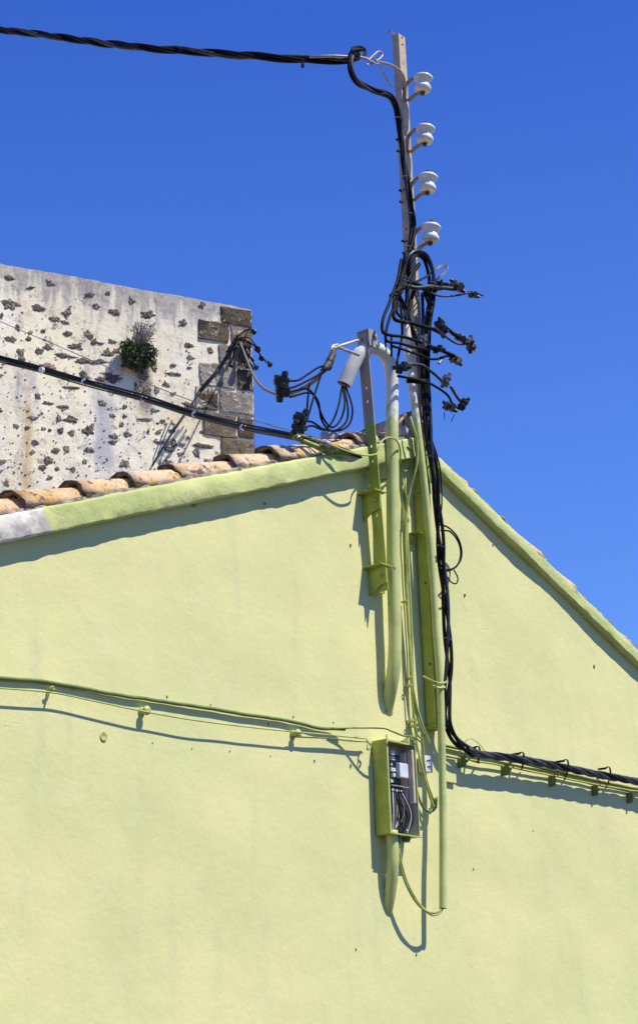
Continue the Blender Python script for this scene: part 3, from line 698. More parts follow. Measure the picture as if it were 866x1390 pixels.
# ------------------------------------------------------------------ cable tails at the mast
def zc(*p): return [(500 + x / 4.811, 340 + y / 4.811, d) for x, y, d in p]
TAILS = [
 (zc((405, 225, .15), (412, 330, .15), (405, 430, .15), (385, 560, .14), (385, 700, .14), (392, 900, .13), (398, 1080, .125)), 2.6, 'black cable hugging the right edge of the mast through the connector cluster'),
 (zc((300, 250, .13), (275, 340, .14), (262, 430, .14), (300, 560, .14), (345, 700, .135), (365, 900, .13), (378, 1080, .125)), 2.4, 'black cable crossing the mast front from upper left to lower right'),
 (zc((245, 20, .13), (235, 120, .14), (215, 210, .14), (200, 300, .15), (245, 380, .15), (250, 460, .14)), 3.0, 'thick black cable dropping left of the mast beside the knot'),
 (zc((260, 200, .15), (330, 225, .17), (375, 260, .17), (395, 330, .16)), 2.4, 'short thick black cable bending round the mast at the top tail'),
 (zc((270, 120, .13), (225, 260, .15), (175, 300, .16), (160, 380, .16), (170, 450, .16)), 1.6, 'black cable inside the left hand bows'),
 (zc((215, 60, .12), (190, 190, .15), (140, 330, .17), (95, 440, .18), (88, 510, .18), (115, 545, .19), (250, 568, .20), (330, 598, .20), (420, 640, .20)), 1.9, 'outermost left black cable bowing down and across to the third connectors'),
 (zc((235, 110, .13), (190, 300, .15), (140, 430, .16), (112, 545, .17), (125, 592, .18), (200, 605, .19), (330, 640, .2), (380, 650, .2)), 1.7, 'black cable bowing left then crossing the mast below the second tail'),
 (zc((215, 250, .14), (175, 360, .15), (165, 430, .16), (190, 462, .17), (300, 478, .19), (420, 515, .2), (475, 540, .2)), 2.4, 'thick black cable crossing the mast to the big second connector'),
 (zc((500, 500, .20), (560, 550, .21), (610, 575, .22), (660, 600, .23)), 2.2, 'short thick black cable joining the three connectors of the second tail'),
 (zc((430, 505, .21), (480, 545, .22), (530, 585, .22), (580, 608, .22), (640, 605, .23), (690, 592, .24)), 1.3, 'thin grey-black wire sagging under the second cable tail'),
 (zc((235, 230, .14), (300, 245, .17), (380, 238, .19), (430, 240, .19), (530, 250, .2), (570, 250, .21)), 2.6, 'thick black cable reaching right to the topmost grey-topped connector'),
 (zc((420, 225, .19), (470, 218, .2), (520, 222, .2)), 2.0, 'short black cable stub pointing right above the top tail'),
 (zc((350, 255, .17), (400, 275, .18), (450, 295, .19), (520, 300, .2), (600, 288, .22), (660, 275, .23), (710, 280, .24), (745, 296, .24)), 1.2, 'thin grey wire looping under the topmost connectors'),
 (zc((160, 625, .18), (250, 655, .19), (330, 680, .2), (390, 706, .2), (450, 710, .2), (500, 692, .21), (540, 690, .21), (570, 700, .22)), 1.5, 'thin black cable dipping right to the end of the third tail'),
 (zc((380, 618, .2), (440, 640, .2), (500, 665, .21), (560, 690, .22)), 2.2, 'short black cable between the two third tail connectors'),
 (zc((230, 742, .2), (290, 742, .2), (350, 752, .2), (400, 785, .2), (440, 815, .2), (475, 850, .2)), 1.8, 'black cable from the fat left connector to the pale grey connector'),
 (zc((535, 885, .2), (560, 925, .21), (585, 965, .22), (605, 990, .22)), 1.9, 'short black cable dropping from the pale grey connector'),
 (zc((190, 820, .18), (260, 833, .19), (340, 850, .2), (410, 875, .2), (470, 910, .2), (520, 950, .2), (548, 1005, .2)), 1.5, 'black cable curving down to the lowest connector'),
 (zc((150, 560, .16), (150, 640, .17), (152, 690, .17)), 1.4, 'short black cable end hanging left of the mast'),
 (zc((210, 330, .15), (215, 450, .15), (220, 560, .15), (200, 660, .16), (185, 735, .17)), 1.6, 'black cable dropping in front of the white conduit'),
 (zc((105, 520, .17), (110, 580, .17), (112, 630, .17)), 1.2, 'thin black cable end beside the outermost left cable'),
 (zc((245, 60, .13), (215, 180, .14), (190, 260, .14), (150, 300, .15)), 3.0, 'thick black cable end pointing down left from the mast knot'),
 (zc((330, 90, .14), (260, 200, .15), (250, 330, .15), (240, 470, .15)), 2.4, 'thick black cable running down just left of the mast edge'),
 (zc((200, 350, .15), (185, 400, .16), (215, 440, .16), (235, 400, .15), (215, 350, .15)), 1.6, 'small tight black wire loop at the left of the mast'),
 (zc((360, 270, .16), (385, 330, .17), (400, 380, .16), (395, 460, .15)), 1.7, 'black cable bowing right beside the mast below the top tail'),
 (zc((250, 850, .16), (290, 850, .18), (370, 858, .19)), 3.3, 'thick taped black sleeve across the white conduit'),
 (zc((495, 1060, .2), (497, 1105, .2)), .5, 'left one of two hair thin wires under the lowest connector'),
 (zc((560, 1070, .2), (540, 1118, .2)), .5, 'right slanting one of two hair thin wires under the lowest connector'),
 (zc((640, 632, .22), (690, 655, .23), (705, 660, .23)), 1.0, 'tiny pale wire end right of the second tail'),
 (zc((490, 700, .2), (475, 720, .2), (460, 742, .2)), 1.6, 'short pale stub under the third tail connectors'),
]
for pts, r, lab in TAILS:
    m = M_galv if 'pale' in lab and 'connector' not in lab.split('pale')[0] and ('stub' in lab or 'wire end' in lab) else (M_dull if 'grey' in lab.split(' wire')[0] else M_black)
    thing('cable_tail', cab(pts, r * 1.18, wob=.004), m, lab, 'cable')
# knots of tie wire round the bundle
kn = []
for (x, y, w) in ((549, 378, 12), (551, 383, 13), (548, 388, 12), (585, 385, 7), (585, 392, 7), (583, 424, 5), (552, 440, 5)):
    P = [W(x + math.cos(a) * w * .75, y + math.sin(a) * 2.2 + .2 * math.cos(a) * w, .155 - .05 * math.sin(a)) for a in [i * math.pi / 5 for i in range(11)]]
    mk('binding_wire', tube(P, .0035, 5), M_dull, mast)
# dark bundle arching over and running down the mast
dn = twist('down_cable', [(551, 372, .13), (553, 356, .15), (559, 346, .16), (567, 343, .16), (577, 349, .16), (583, 362, .16), (586, 380, .15), (585, 405, .14), (581, 440, .13), (578, 480, .125), (578, 530, .12), (581, 570, .12), (584, 600, .12), (590, 640, .12), (593, 680, .11), (597, 730, .10), (602, 790, .09), (606, 850, .085), (609, 910, .08), (606, 955, .08), (608, 985, .085), (622, 1008, .08), (642, 1023, .07)],
           3, 4.0, 2.5, 1.0, [M_black, M_black, M_navy], 'thick black cable bundle arching over and running down the mast to the wall run', 'cable')
thing('cable', cab([(573, 398, .14), (574, 440, .13), (572, 500, .12), (575, 560, .125), (579, 600, .125), (588, 650, .12), (592, 700, .105), (598, 760, .09)], 2.3), M_black, 'single black cable alongside the left of the descending black bundle', 'cable')
thing('cable', cab([(587, 600, .1), (596, 630, .09), (599, 660, .08), (599, 690, .08), (595, 708, .09)], 1.1), M_black, 'thin black wire bowing right beside the bundle under the roof edge', 'cable')
thing('coiled_cable', join(cab([(596, 712, .10), (608, 716, .09), (620, 728, .08), (626, 745, .07), (625, 760, .07), (616, 771, .08), (606, 773, .09), (602, 768, .1)], 1.2),
                           cab([(598, 720, .10), (611, 722, .09), (622, 736, .07), (625, 753, .06), (620, 768, .07), (608, 775, .09), (600, 772, .1)], 1.2),
                           cab([(597, 764, .1), (604, 778, .09), (612, 790, .08), (619, 792, .07), (621, 784, .07), (616, 774, .08)], 1.0)), M_black,
      'loose black wire coil beside the descending bundle, right of the mast', 'coiled cable')
for x, y in ((583, 620), (598, 742), (607, 868)):
    mk('tie', tube(smooth_path([W(x - 6, y - 2, .08), W(x - 3, y - 2, .14), W(x + 4, y, .15), W(x + 6, y + 1, .09)], 4), .0035, 5), M_dark, dn)
# twisted run to the right along the wall
rr_ = twist('wall_cable', [(634, 1018, .08), (652, 1024, .08), (700, 1030, .08), (760, 1041, .08), (820, 1053, .08), (880, 1064, .08), (960, 1078, .08)], 4, 3.0, 2.6, 1.9, [M_navy, M_black, M_navy, M_dull],
            'thick twisted blue-black cable clipped along the green wall, lower right', 'cable')
for x, y in ((646, 1021), (706, 1029), (766, 1039), (823, 1049)):
    P = smooth_path([W(x - 3, y - 6, .05), W(x + 3, y - 8, .08), W(x + 5, y, .095), W(x + 3, y + 10, .06), W(x + 2, y + 15, .01)], 4)
    mk('strap', join(bar(P, .016, .003, Vector((1, 0, 0))), wbox(P[0].x - .012, P[0].x + .016, .01, .055, P[0].z - .004, P[0].z + .004)), M_black, rr_)
for x, y in ((628, 1034), (687, 1045), (750, 1060), (808, 1073), (855, 1083)):
    p = W(x, y, .03); mk('clip', join(wbox(p.x - .005, p.x + .005, .0, .045, p.z - .03, p.z + .03), cyl(p + Vector((0, .02, 0)), p + Vector((0, -.03, 0)), .007, 6)), M_dgreen, rr_)
thing('wall_wire', cab([(600, 1026), (640, 1032), (700, 1043), (760, 1055), (820, 1067), (900, 1080)], 1.3, .018, wob=.003), M_lime, 'thin lime painted wire under the twisted blue-black cable on the right', 'wire')
thing('wall_wire', cab([(603, 1012), (640, 1020), (700, 1034), (760, 1048), (820, 1062), (900, 1078)], 1.8, .014, wob=.003), M_dgreen, 'dark green painted cable directly beneath the twisted blue-black cable', 'wire')
thing('wall_wire', cab([(628, 1010, .02), (636, 1003, .04), (647, 1007, .05), (659, 1021, .03)], .6), M_lime, 'tiny loose wire arching above the start of the right hand cable', 'wire')

# ------------------------------------------------------------------ conduit beside the mast
cp = [(551, 436, .12), (553, 470, .12), (558, 520, .115), (565, 570, .11), (572, 625, .11), (580, 700, .108), (587, 780, .106), (592, 860, .104), (597, 930, .102), (599, 1000, .10), (601, 1100, .10), (601, 1233, .10)]
cond = empty('conduit', W(601, 1233, .1), 'straight conduit on the mast, white on top and painted lime down to its open end', 'conduit')
mk('conduit_tube', tube(smooth_path(px(cp), 8), .0200, 14, cap=False), M_cond, cond, smooth=True)
mk('coupling', tube(smooth_path(px([(550, 436, .12), (554, 475, .12)]), 3), .0225, 14), M_cond, cond, smooth=True)
mk('hose_clamp', join(tube(smooth_path([W(574, 918, .05), W(584, 923, .1), W(594, 927, .128), W(602, 927, .118), W(606, 925, .09)], 4), .005, 6), tube(smooth_path([W(588, 931, .1), W(596, 934, .128), W(603, 933, .118)], 4), .008, 6)), M_lime, cond)
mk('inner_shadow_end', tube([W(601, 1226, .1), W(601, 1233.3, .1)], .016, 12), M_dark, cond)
# ------------------------------------------------------------------ swan-neck service pipe
sw = empty('swan_neck_pipe', W(525, 965, 0), 'bent swan-neck pipe beside the bracket post, white top, green below, entering the wall', 'pipe')
mk('pipe', tube(smooth_path(px([(505, 471, .09), (515, 475, .10), (524, 484, .10), (530, 500, .10), (532, 530, .095), (532, 580, .09), (533, 680, .085), (534, 780, .082), (536, 860, .08), (535, 900, .072), (531, 930, .045), (526, 955, .0), (522, 975, -.04)]), 8), .0345, 18), M_tube, sw, smooth=True)
mk('hood_sleeve', join(tube(smooth_path(px([(467, 522, -.01), (477, 500, .025), (489, 480, .06), (499, 473, .08), (508, 471, .09)]), 6), [.040] * 13 + [.038] * 6 + [.0360] * 6, 18, cap=False)), M_sleeve, sw, smooth=True)
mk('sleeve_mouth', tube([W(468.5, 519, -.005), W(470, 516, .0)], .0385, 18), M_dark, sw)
for i, pts in enumerate(([(464, 526, -.01), (459, 552, .06), (450, 574, .06), (438, 583, .07), (424, 578, .09), (414, 580, .10)],
                         [(467, 526, -.01), (472, 552, .05), (470, 572, .05), (456, 584, .06), (440, 583, .07), (424, 573, .09), (414, 572, .10)],
                         [(469, 524, -.01), (478, 552, .04), (475, 574, .04), (462, 584, .05), (446, 583, .06), (436, 568, .07), (432, 545, .08), (420, 533, .09), (394, 539, .10)],
                         [(465, 524, -.01), (468, 548, .07), (462, 570, .07), (450, 580, .07), (438, 566, .08), (428, 540, .09), (416, 528, .09), (392, 532, .10)])):
    thing('cable_tail', cab(pts, 1.5), M_black, ['first black wire from the grey sleeve mouth, curving into the lower hanging connector', 'longest outer black wire from the sleeve mouth to the lower hanging connector',
          'outer black wire loop from the sleeve mouth up to the upper hanging connector', 'inner black wire loop from the sleeve mouth up to the upper hanging connector'][i], 'cable')
# ------------------------------------------------------------------ bracket post (angle iron) with lugs
PD0, PD1 = .045, .112
pxx = (W(515, 700, PD1).x + W(503, 500, PD1).x) / 2
pl = W(519, 700, PD1); pu = W(500, 470, PD1)
post = empty('bracket_post', (pl.x, 0, W(522, 796, PD1).z), 'slotted angle iron post with head plate and wall lugs, steel above, green below', 'bracket post')
def plate(z0, z1, hz, w, t=.006):
    """flange in the y-z plane with oval slots, local: x thickness 0..t, y 0..w, z"""
    V, F = [], []
    hs = sorted(hz); edges = [z0] + [(hs[i] + hs[i + 1]) / 2 for i in range(len(hs) - 1)] + [z1]
    for i, h in enumerate(hs):
        a, b = edges[i], edges[i + 1]; rx, rz = .0065, .010
        ring = [(w / 2 + rx * math.cos(k * math.pi / 4), h + rz * math.sin(k * math.pi / 4)) for k in range(8)]
        rect = [(w, h), (w, b), (w / 2, b), (0, b), (0, h), (0, a), (w / 2, a), (w, a)]
        n = len(V)
        for xx in (0, t): V += [Vector((xx, -p[0], p[1])) for p in rect] + [Vector((xx, -p[0], p[1])) for p in ring]
        for k in range(8):
            j = (k + 1) % 8
            F += [(n + k, n + j, n + 8 + j, n + 8 + k), (n + 16 + k, n + 24 + k, n + 24 + j, n + 16 + j), (n + 8 + k, n + 8 + j, n + 24 + j, n + 24 + k), (n + k, n + 16 + k, n + 16 + j, n + j)]
    return V, F
ztop = W(487, 455, PD0).z; zbot = W(515, 797, PD1).z; H = ztop - zbot
lean = (pu.x - pl.x) / (pu.z - pl.z)
Mp = Matrix.Translation((pl.x - .004 + (zbot - pl.z) * lean, -PD0, zbot)) @ Matrix(((1, 0, lean, 0), (0, 1, 0, 0), (0, 0, 1, 0), (0, 0, 0, 1)))
hz = [(W(500, y, .08).z - zbot) for y in (465, 500 + 2, 527, 545, 604, 624, 695, 762, 785)]
mk('slotted_flange', xf(plate(0, H, hz, PD1 - PD0), Mp), M_post, post)
mk('back_flange', xf(box(.006, .050, -.006, 0, 0, H), Mp), M_post, post)
for y in (668, 766):
    z = W(486, y, .03).z; x = pl.x + (z - pl.z) * lean - .012
    V = [Vector((x, -d, z + q)) for d, q in ((0, 0), (.115, 0), (.115, -.09), (.075, -.095), (.0, -.14))]
    V2 = [v + Vector((.006, 0, 0)) for v in V]
    lug = join((V + V2, [(0, 1, 2, 3, 4), (9, 8, 7, 6, 5)] + [(i, i + 5, (i + 1) % 5 + 5, (i + 1) % 5) for i in range(5)]), wbox(x - .045, x + .05, 0, .120, z + .001, z + .007))
    mk('wall_lug', lug, M_gsteel, post)
    q = Vector((x, -.085, z - .045)); mk('bolt', join(cyl(q, q + Vector((-.012, 0, 0)), .012, 6), cyl(q, q + Vector((-.020, 0, 0)), .006, 8)), M_gsteel, post)
mk('head_bracket', xf(join(box(.000, .075, -(PD1 - PD0) - .012, -(PD1 - PD0) - .006, H - .085, H + .012), box(.0, .075, -(PD1 - PD0) - .006, .0, H + .004, H + .012)), Mp), M_galv, post, bevel=.001)
q = Mp @ Vector((.050, -(PD1 - PD0) - .013, H - .030)); mk('bolt_hole', cyl(q, q + Vector((0, -.002, 0)), .013, 10), M_dark, post)
mk('side_arm', join(cyl(W(486, 462, .09), W(451, 473, .09), .009, 6), cyl(W(455, 470, .09), W(487, 482, .10), .008, 6), tube(smooth_path(px([(459, 468), (452, 470), (450, 475), (455, 478)], .09), 4), .008, 6)), M_galv, post)
# ------------------------------------------------------------------ tension rope to the old building
def mixp(a, b, t): return a.lerp(b, t)
A_ = W(453, 476, .09); B_ = T(325, 462, .12)
def span(x, y, t):      # a point seen at x, y whose distance runs from the post (t=0) to the old building (t=1)
    da, db = depth(A_), depth(B_); return CAM + ray(x, y) * (da + (db - da) * t)
rp = [(453, 478, 0), (449, 488, 0), (440, 501, .01), (430, 514, .02), (415, 525, .05), (400, 532, .08), (388, 536, .12), (372, 534, .22), (357, 526, .35), (347, 514, .5), (340, 500, .7), (333, 482, .9), (326, 464, 1.0)]
P = smooth_path([span(*p) for p in rp], 8)
rope = empty('tension_rope', P[0], 'grey stranded rope sagging between the bracket post and the old stone corner', 'rope')
L = [0]
for i in range(1, len(P)): L.append(L[-1] + (P[i] - P[i - 1]).length)
Q2 = []; j = 0; acc = 0
fr = frames(P)
for k in range(3):
    pts = []; rad = []; ph = 0
    dense = []
    for i in range(len(P) - 1):
        m = max(2, int((L[i + 1] - L[i]) / mpp(P[i]) / 2.2)); m = min(m, 12)
        for q in range(m): dense.append((P[i].lerp(P[i + 1], q / m), fr[i], mpp(P[i]), (P[i + 1] - P[i]).length / m))
    for (p, f_, mp_, stp) in dense:
        pts.append(p + (f_[1] * math.cos(ph + k * 2.094) + f_[2] * math.sin(ph + k * 2.094)) * mp_ * 1.55 * (1.15 - .6 * len(pts) / max(1, len(dense)))); rad.append(mp_ * 1.12 * (1.15 - .6 * len(rad) / max(1, len(dense)))); ph += min(stp / mp_, 4) * .42
    mk('strand', tube(pts, rad, 6), M_rope, rope, smooth=True)
thing('strain_clamp', join(cyl(W(452, 480, .09), W(444, 499, .09), .018, 8, .024), cyl(W(446, 494, .1), W(438, 504, .1), .022, 8, .014), cyl(W(455, 474, .09), W(449, 484, .09), .010, 6)), M_dark,
      'dark strain clamp at the bracket arm gripping the grey rope', 'clamp')
for pts, lab in (([(445, 495, .09), (432, 499, .10), (418, 508, .10), (405, 516, .10), (392, 517, .10)], 'top black wire from the strain clamp to the upper hanging connector'),
                 ([(442, 500, .10), (430, 510, .11), (415, 518, .11), (400, 525, .10), (390, 527, .10)], 'second black wire from the strain clamp to the upper hanging connector'),
                 ([(438, 502, .10), (432, 520, .10), (424, 545, .10), (418, 565, .10), (411, 576, .10)], 'black wire dropping straight from the strain clamp to the lower connector'),
                 ([(420, 520, .10), (418, 540, .10), (416, 560, .10), (412, 572, .10)], 'short black wire rising beside the straight drop between both hanging connectors')):
    thing('cable_tail', cab(pts, 1.5), M_black, lab, 'cable')

# ------------------------------------------------------------------ cluster of wires on the old corner
cl = empty('corner_anchor', T(322, 460, .2), 'iron anchor with a fan of loose black wires on the old stone corner', 'wire anchor')
mk('anchor_iron', join(cyl(T(322, 462, -.02), T(322, 458, .28), .022, 8), cyl(T(318, 462, .22), T(328, 458, .25), .03, 8)), M_dark, cl)
for pts, r in (([(320, 460, .2), (328, 452, .3), (338, 447, .4), (345, 449, .5)], 1.1), ([(322, 462, .2), (334, 463, .3), (346, 470, .4), (352, 480, .5), (362, 492, .6)], 1.2),
               ([(321, 464, .2), (330, 470, .3), (338, 482, .3), (347, 498, .35)], 1.1), ([(320, 464, .2), (318, 478, .25), (314, 494, .25)], 1.1),
               ([(322, 462, .2), (330, 478, .35), (335, 492, .4), (339, 500, .4)], 1.4), ([(324, 460, .2), (336, 458, .4), (345, 466, .5), (352, 478, .55)], .9), ([(324, 462, .2), (322, 455, .4), (334, 470, .5), (330, 488, .4)], .9),
               ([(337, 448, .4), (333, 460, .4), (340, 476, .4), (336, 492, .4)], .8), ([(324, 463, .2), (329, 472, .3), (325, 484, .3), (332, 494, .3)], .9), ([(322, 466, .2), (334, 474, .3), (330, 484, .3), (341, 494, .3), (344, 503, .3)], 1.0), ([(326, 458, .2), (340, 468, .4), (337, 480, .4), (345, 490, .4)], 1.0), ([(328, 470, .3), (338, 474, .3), (334, 486, .3), (342, 500, .3), (334, 498, .3)], 1.2), ([(318, 462, .2), (312, 470, .2), (308, 478, .15)], .8)):
    P = smooth_path([T(p[0], p[1], p[2] * .35) for p in pts], 6); mk('wire', tube(P, r * mpp(P[0]), 5), M_black, cl, smooth=True)
for x, y, s in ((345, 450, 3.5), (350, 474, 4), (355, 486, 3.4), (366, 494, 3.6), (348, 499, 3), (314, 495, 3.4), (331, 486, 5), (336, 480, 4)):
    mk('wire_cap', lump(T(x, y, .16), s * .011, s * .011, s * .012, x, 8, 5), M_conn, cl)
# brace wire running down-left from the anchor
thing('brace_pole', tube([T(323, 462, .08), T(296, 502, .07), T(272, 530, .06)], .022, 7), M_dull, 'dark slanting pole resting between the corner anchor and the black phone cables', 'brace')
thing('brace_wire', tube(smooth_path([T(273, 530, .06), T(255, 556, .05), T(232, 590, .04), T(207, 632, .04)], 4), .012, 6), M_dull, 'thin dark wire running down the plaster from the slanting pole to the roof', 'wire')
thing('lashing', join(*[tube(smooth_path([T(x - 9, y - 3, .1), T(x - 2, y + 4 * math.sin(i), .3), T(x + 9, y + 2, .12)], 4), .010, 5) for i, (x, y) in enumerate(((256, 550), (260, 555), (250, 553), (258, 562)))]), M_dark,
      'tangled wire lashing where the slanting pole meets the phone cables', 'lashing')

# ------------------------------------------------------------------ phone cables over the roof
ph_path = [(-60, 468, -6.9), (0, 486, -6), (55, 501, -5.2), (115, 518, -4.4), (195, 540, -3.3), (262, 561, -2.4), (330, 579, -1.4), (380, 588, -.7), (420, 597, -.15), (450, 605, .07), (475, 614, .09), (492, 622, .06)]
phc = empty('phone_cables', W(492, 622, .06), 'lashed bundle of black phone cables sloping across the old plaster to the gable', 'cable')
for k, (dy, r, m) in enumerate(((1.2, 2.5, M_black), (-3.2, 1.5, M_black), (4.6, 1.1, M_dull), (-.8, 1.0, M_dull))):
    P = smooth_path([W(x, y + dy * (1 if x < 430 else .4) + .5 * math.sin(x * .05 + k), d - .01 * k) for x, y, d in ph_path], 10)
    mk('cable', tube(P, [r * mpp(p) for p in P], 7), m, phc, smooth=True)
for x, y, d in ((57, 502, -5.1), (115, 518, -4.4), (196, 541, -3.3), (265, 562, -2.36), (330, 580, -1.4), (372, 588, -.9), (404, 594, -.3)):
    k = mpp(W(x, y, d)); mk('band', tube([W(x - 1.6, y - .2, d), W(x + 1.6, y + .6, d)], 4.3 * k, 10), M_white, phc)
thing('wire', tube(smooth_path([W(x, y, d) for x, y, d in ((-60, 407, -8), (0, 436, -7), (80, 470, -5.8), (160, 504, -4.6), (266, 546, -3), (350, 572, -1.6), (420, 592, -.4), (470, 610, .05))], 8), .004, 5), M_grey,
      'hair thin grey wire crossing the old plaster above the phone cables', 'wire')
for pts, r, m, lab in (([(398, 593, .02), (430, 606, .08), (460, 612, .08), (488, 620, .05), (500, 628, .01)], 3.6, M_green, 'thick green painted cable end joining the gable beside the bracket post'),
                       ([(405, 589, .0), (440, 600, .1), (470, 612, .13), (495, 618, .15), (511, 616, .15), (514, 606, .15), (520, 597, .15), (530, 594, .15), (539, 599, .15), (543, 612, .12), (543, 630, .05)], 1.3, M_lime, 'lime painted wire arching over the swan-neck pipe just under the ridge'),
                       ([(412, 600, .02), (445, 616, .07), (475, 626, .06), (494, 634, .03), (510, 650, .03), (520, 652, .03), (528, 648, .03)], 1.5, M_green, 'thin green wire entering behind the bracket post under the verge')):
    thing('cable', cab(pts, r), m, lab, 'cable')
thing('turnbuckle', join(cyl(W(436, 600, .1), W(458, 608, .1), .010, 6), cyl(W(441, 601, .115), W(447, 604, .115), .018, 6)), M_galv, 'small bright metal wire tensioner on the phone cable end by the gable', 'tensioner')

# ------------------------------------------------------------------ green vertical cables between pipe and mast
GV = [([(557, 566, .12), (561, 580, .13), (566, 600, .13), (566, 625, .12), (562, 645, .10), (556, 670, .07), (552, 700, .05), (551, 760, .04), (553, 820, .04), (557, 880, .04), (562, 940, .04), (572, 980, .05), (584, 1012, .05)], 1.5, M_lime, 'lime wire rising highest of the vertical green wires and curving to the ridge mortar'),
      ([(547, 660, .03), (547, 700, .035), (549, 760, .035), (552, 820, .03), (556, 880, .03), (560, 930, .03), (567, 975, .04), (576, 1000, .05)], 1.8, M_green, 'green cable leftmost in the vertical run between pipe and mast'),
      ([(553, 648, .03), (553, 720, .035), (556, 800, .03), (559, 870, .03), (561, 930, .03), (563, 985, .03), (568, 1020, .05), (575, 1050, .06), (583, 1080, .06), (589, 1098, .06)], 1.7, M_lime, 'lime cable in the vertical run falling past the box to the loop'),
      ([(550, 650, .04), (550, 730, .045), (553, 810, .04), (555, 870, .04), (558, 930, .04), (564, 990, .045), (573, 1005, .06), (575, 1030, .06), (578, 1055, .06), (585, 1078, .06), (592, 1096, .05)], 1.5, M_green, 'green cable in the vertical run ending in the loop beside the mast foot'),
      ([(560, 1000, .05), (562, 1040, .05), (566, 1075, .05), (574, 1096, .05), (584, 1102, .05), (591, 1096, .05), (592, 1084, .05)], 1.7, M_dgreen, 'dark green drooping loop under the mast foot beside the open box'),
      ([(546, 612, .05), (553, 606, .07), (559, 614, .07), (558, 630, .06), (550, 640, .04), (545, 634, .04), (549, 624, .04), (556, 622, .05)], 1.4, M_green, 'small green wire coil under the verge between pipe and mast'),
      ([(451, 989, .03), (480, 988, .06), (518, 988, .12), (532, 993, .13), (548, 999, .13), (562, 1001, .12), (573, 1009, .08)], 1.3, M_green, 'thin green wire passing over the top of the open box')]
for pts, r, m, lab in GV: thing('green_cable', cab(pts, r, wob=.003), m, lab, 'cable')
for i, (x, y) in enumerate(((548, 816), (556, 920), (554, 930), (557, 978), (559, 985), (562, 1003), (551, 706), (576, 1041), (590, 1085), (549, 1005))):
    p = W(x, y, .03)
    thing('cable_clip', join(tube([p + Vector((math.cos(a) * .012, -.01, math.sin(a) * .012)) for a in [k * math.pi / 4 for k in range(8)]], .003, 5), cyl(p + Vector((.005, .03, 0)), p + Vector((.005, -.016, 0)), .005, 6), wbox(p.x, p.x + .03, .008, .03, p.z - .004, p.z + .003)),
          M_lime, ['painted cable clip on the vertical wires beside the lower swan-neck pipe', 'painted cable clip below the end of the swan-neck pipe, upper of a close pair', 'painted cable clip below the end of the swan-neck pipe, lower of a close pair', 'painted cable clip on the vertical wires well above the open box',
                   'painted cable clip directly above the upper right corner of the box', 'painted cable clip at the upper right corner of the open box', 'painted cable clip high on the vertical wires beside the mast clamp', 'pale cable clip on the falling wires right of the open box',
                   'painted cable clip at the bottom of the wire loop near the conduit', 'painted cable clip on top of the open box'][i], 'cable clip', False, 'painted cable clips')
thing('meter_seal_box', join(wbox(W(576, 1040, .05).x, W(587, 1040, .05).x, .01, .05, W(582, 1048, .05).z, W(582, 1026, .05).z)), M_white, 'small white plate box with dark marks behind the mast foot', 'box', False, bevel=.003)
sb = bpy.data.objects['meter_seal_box']
mk('printed_mark', cab([(579, 1033), (583, 1031.5), (582, 1036)], .8, .0515, seg=4), M_dark, sb)
mk('printed_mark', cab([(580, 1041), (583, 1040), (583, 1044)], .8, .0515, seg=4), M_dark, sb)
thing('blank_cover_plate', wbox(W(604, 1060, .02).x, W(618, 1040, .02).x, .001, .022, W(611, 1062, .02).z, W(611, 1030, .02).z), M_wall, 'square lime painted cover plate right of the conduit', 'cover plate', False, bevel=.003)

# ------------------------------------------------------------------ green cable on the left
thing('wall_cable', cab([(-50, 917, .016), (0, 921, .016), (60, 925, .016), (120, 936, .016), (165, 944, .016), (200, 949, .016), (260, 958, .016), (330, 969, .016), (395, 979, .016), (430, 988, .016), (452, 989, .022), (468, 990, .035)], 2.7, wob=.004), M_olive,
      'thick green painted cable running along the wall at the left', 'cable')
thing('wall_wire', cab([(-50, 930), (0, 934), (70, 940), (130, 952), (192, 965), (260, 977), (330, 986), (395, 993), (450, 998), (500, 1003)], 1.15, .046), M_lime, 'thin lime wire strung under the thick green cable at the left', 'wire')
thing('wall_wire', cab([(395, 1000, .03), (440, 1002, .03), (480, 1006, .03), (500, 1007, .03)], 1.0), M_green, 'short green wire between the right knob and the open box', 'wire')
for x, y, lab in ((192, 966, 'green painted porcelain knob with drooping wire tail on the left wall'), (397, 997, 'green painted porcelain knob nearest the open box')):
    p = W(x, y, 0); Mx = Matrix.Translation(p) @ Vector((0, -1, 0)).to_track_quat('Z', 'Y').to_matrix().to_4x4()
    k = thing('spool_insulator', lathe([(.018, -.01), (.020, .008), (.014, .014), (.013, .022), (.021, .030), (.020, .040), (.010, .046)], Mx, 14), M_lime, lab, 'insulator knob')
p = W(70, 937, .03)
thing('hook', join(tube(smooth_path([p + Vector((.012, .03, .0)), p + Vector((.01, -.006, .012)), p + Vector((-.010, -.008, .010)), p + Vector((-.012, .0, -.010)), p + Vector((.004, -.004, -.006))], 4), .004, 6), cyl(p + Vector((0, .03, 0)), p + Vector((0, -.02, 0)), .005, 6)), M_lime,
      'small painted wire hook under the thick green cable at the far left', 'hook')

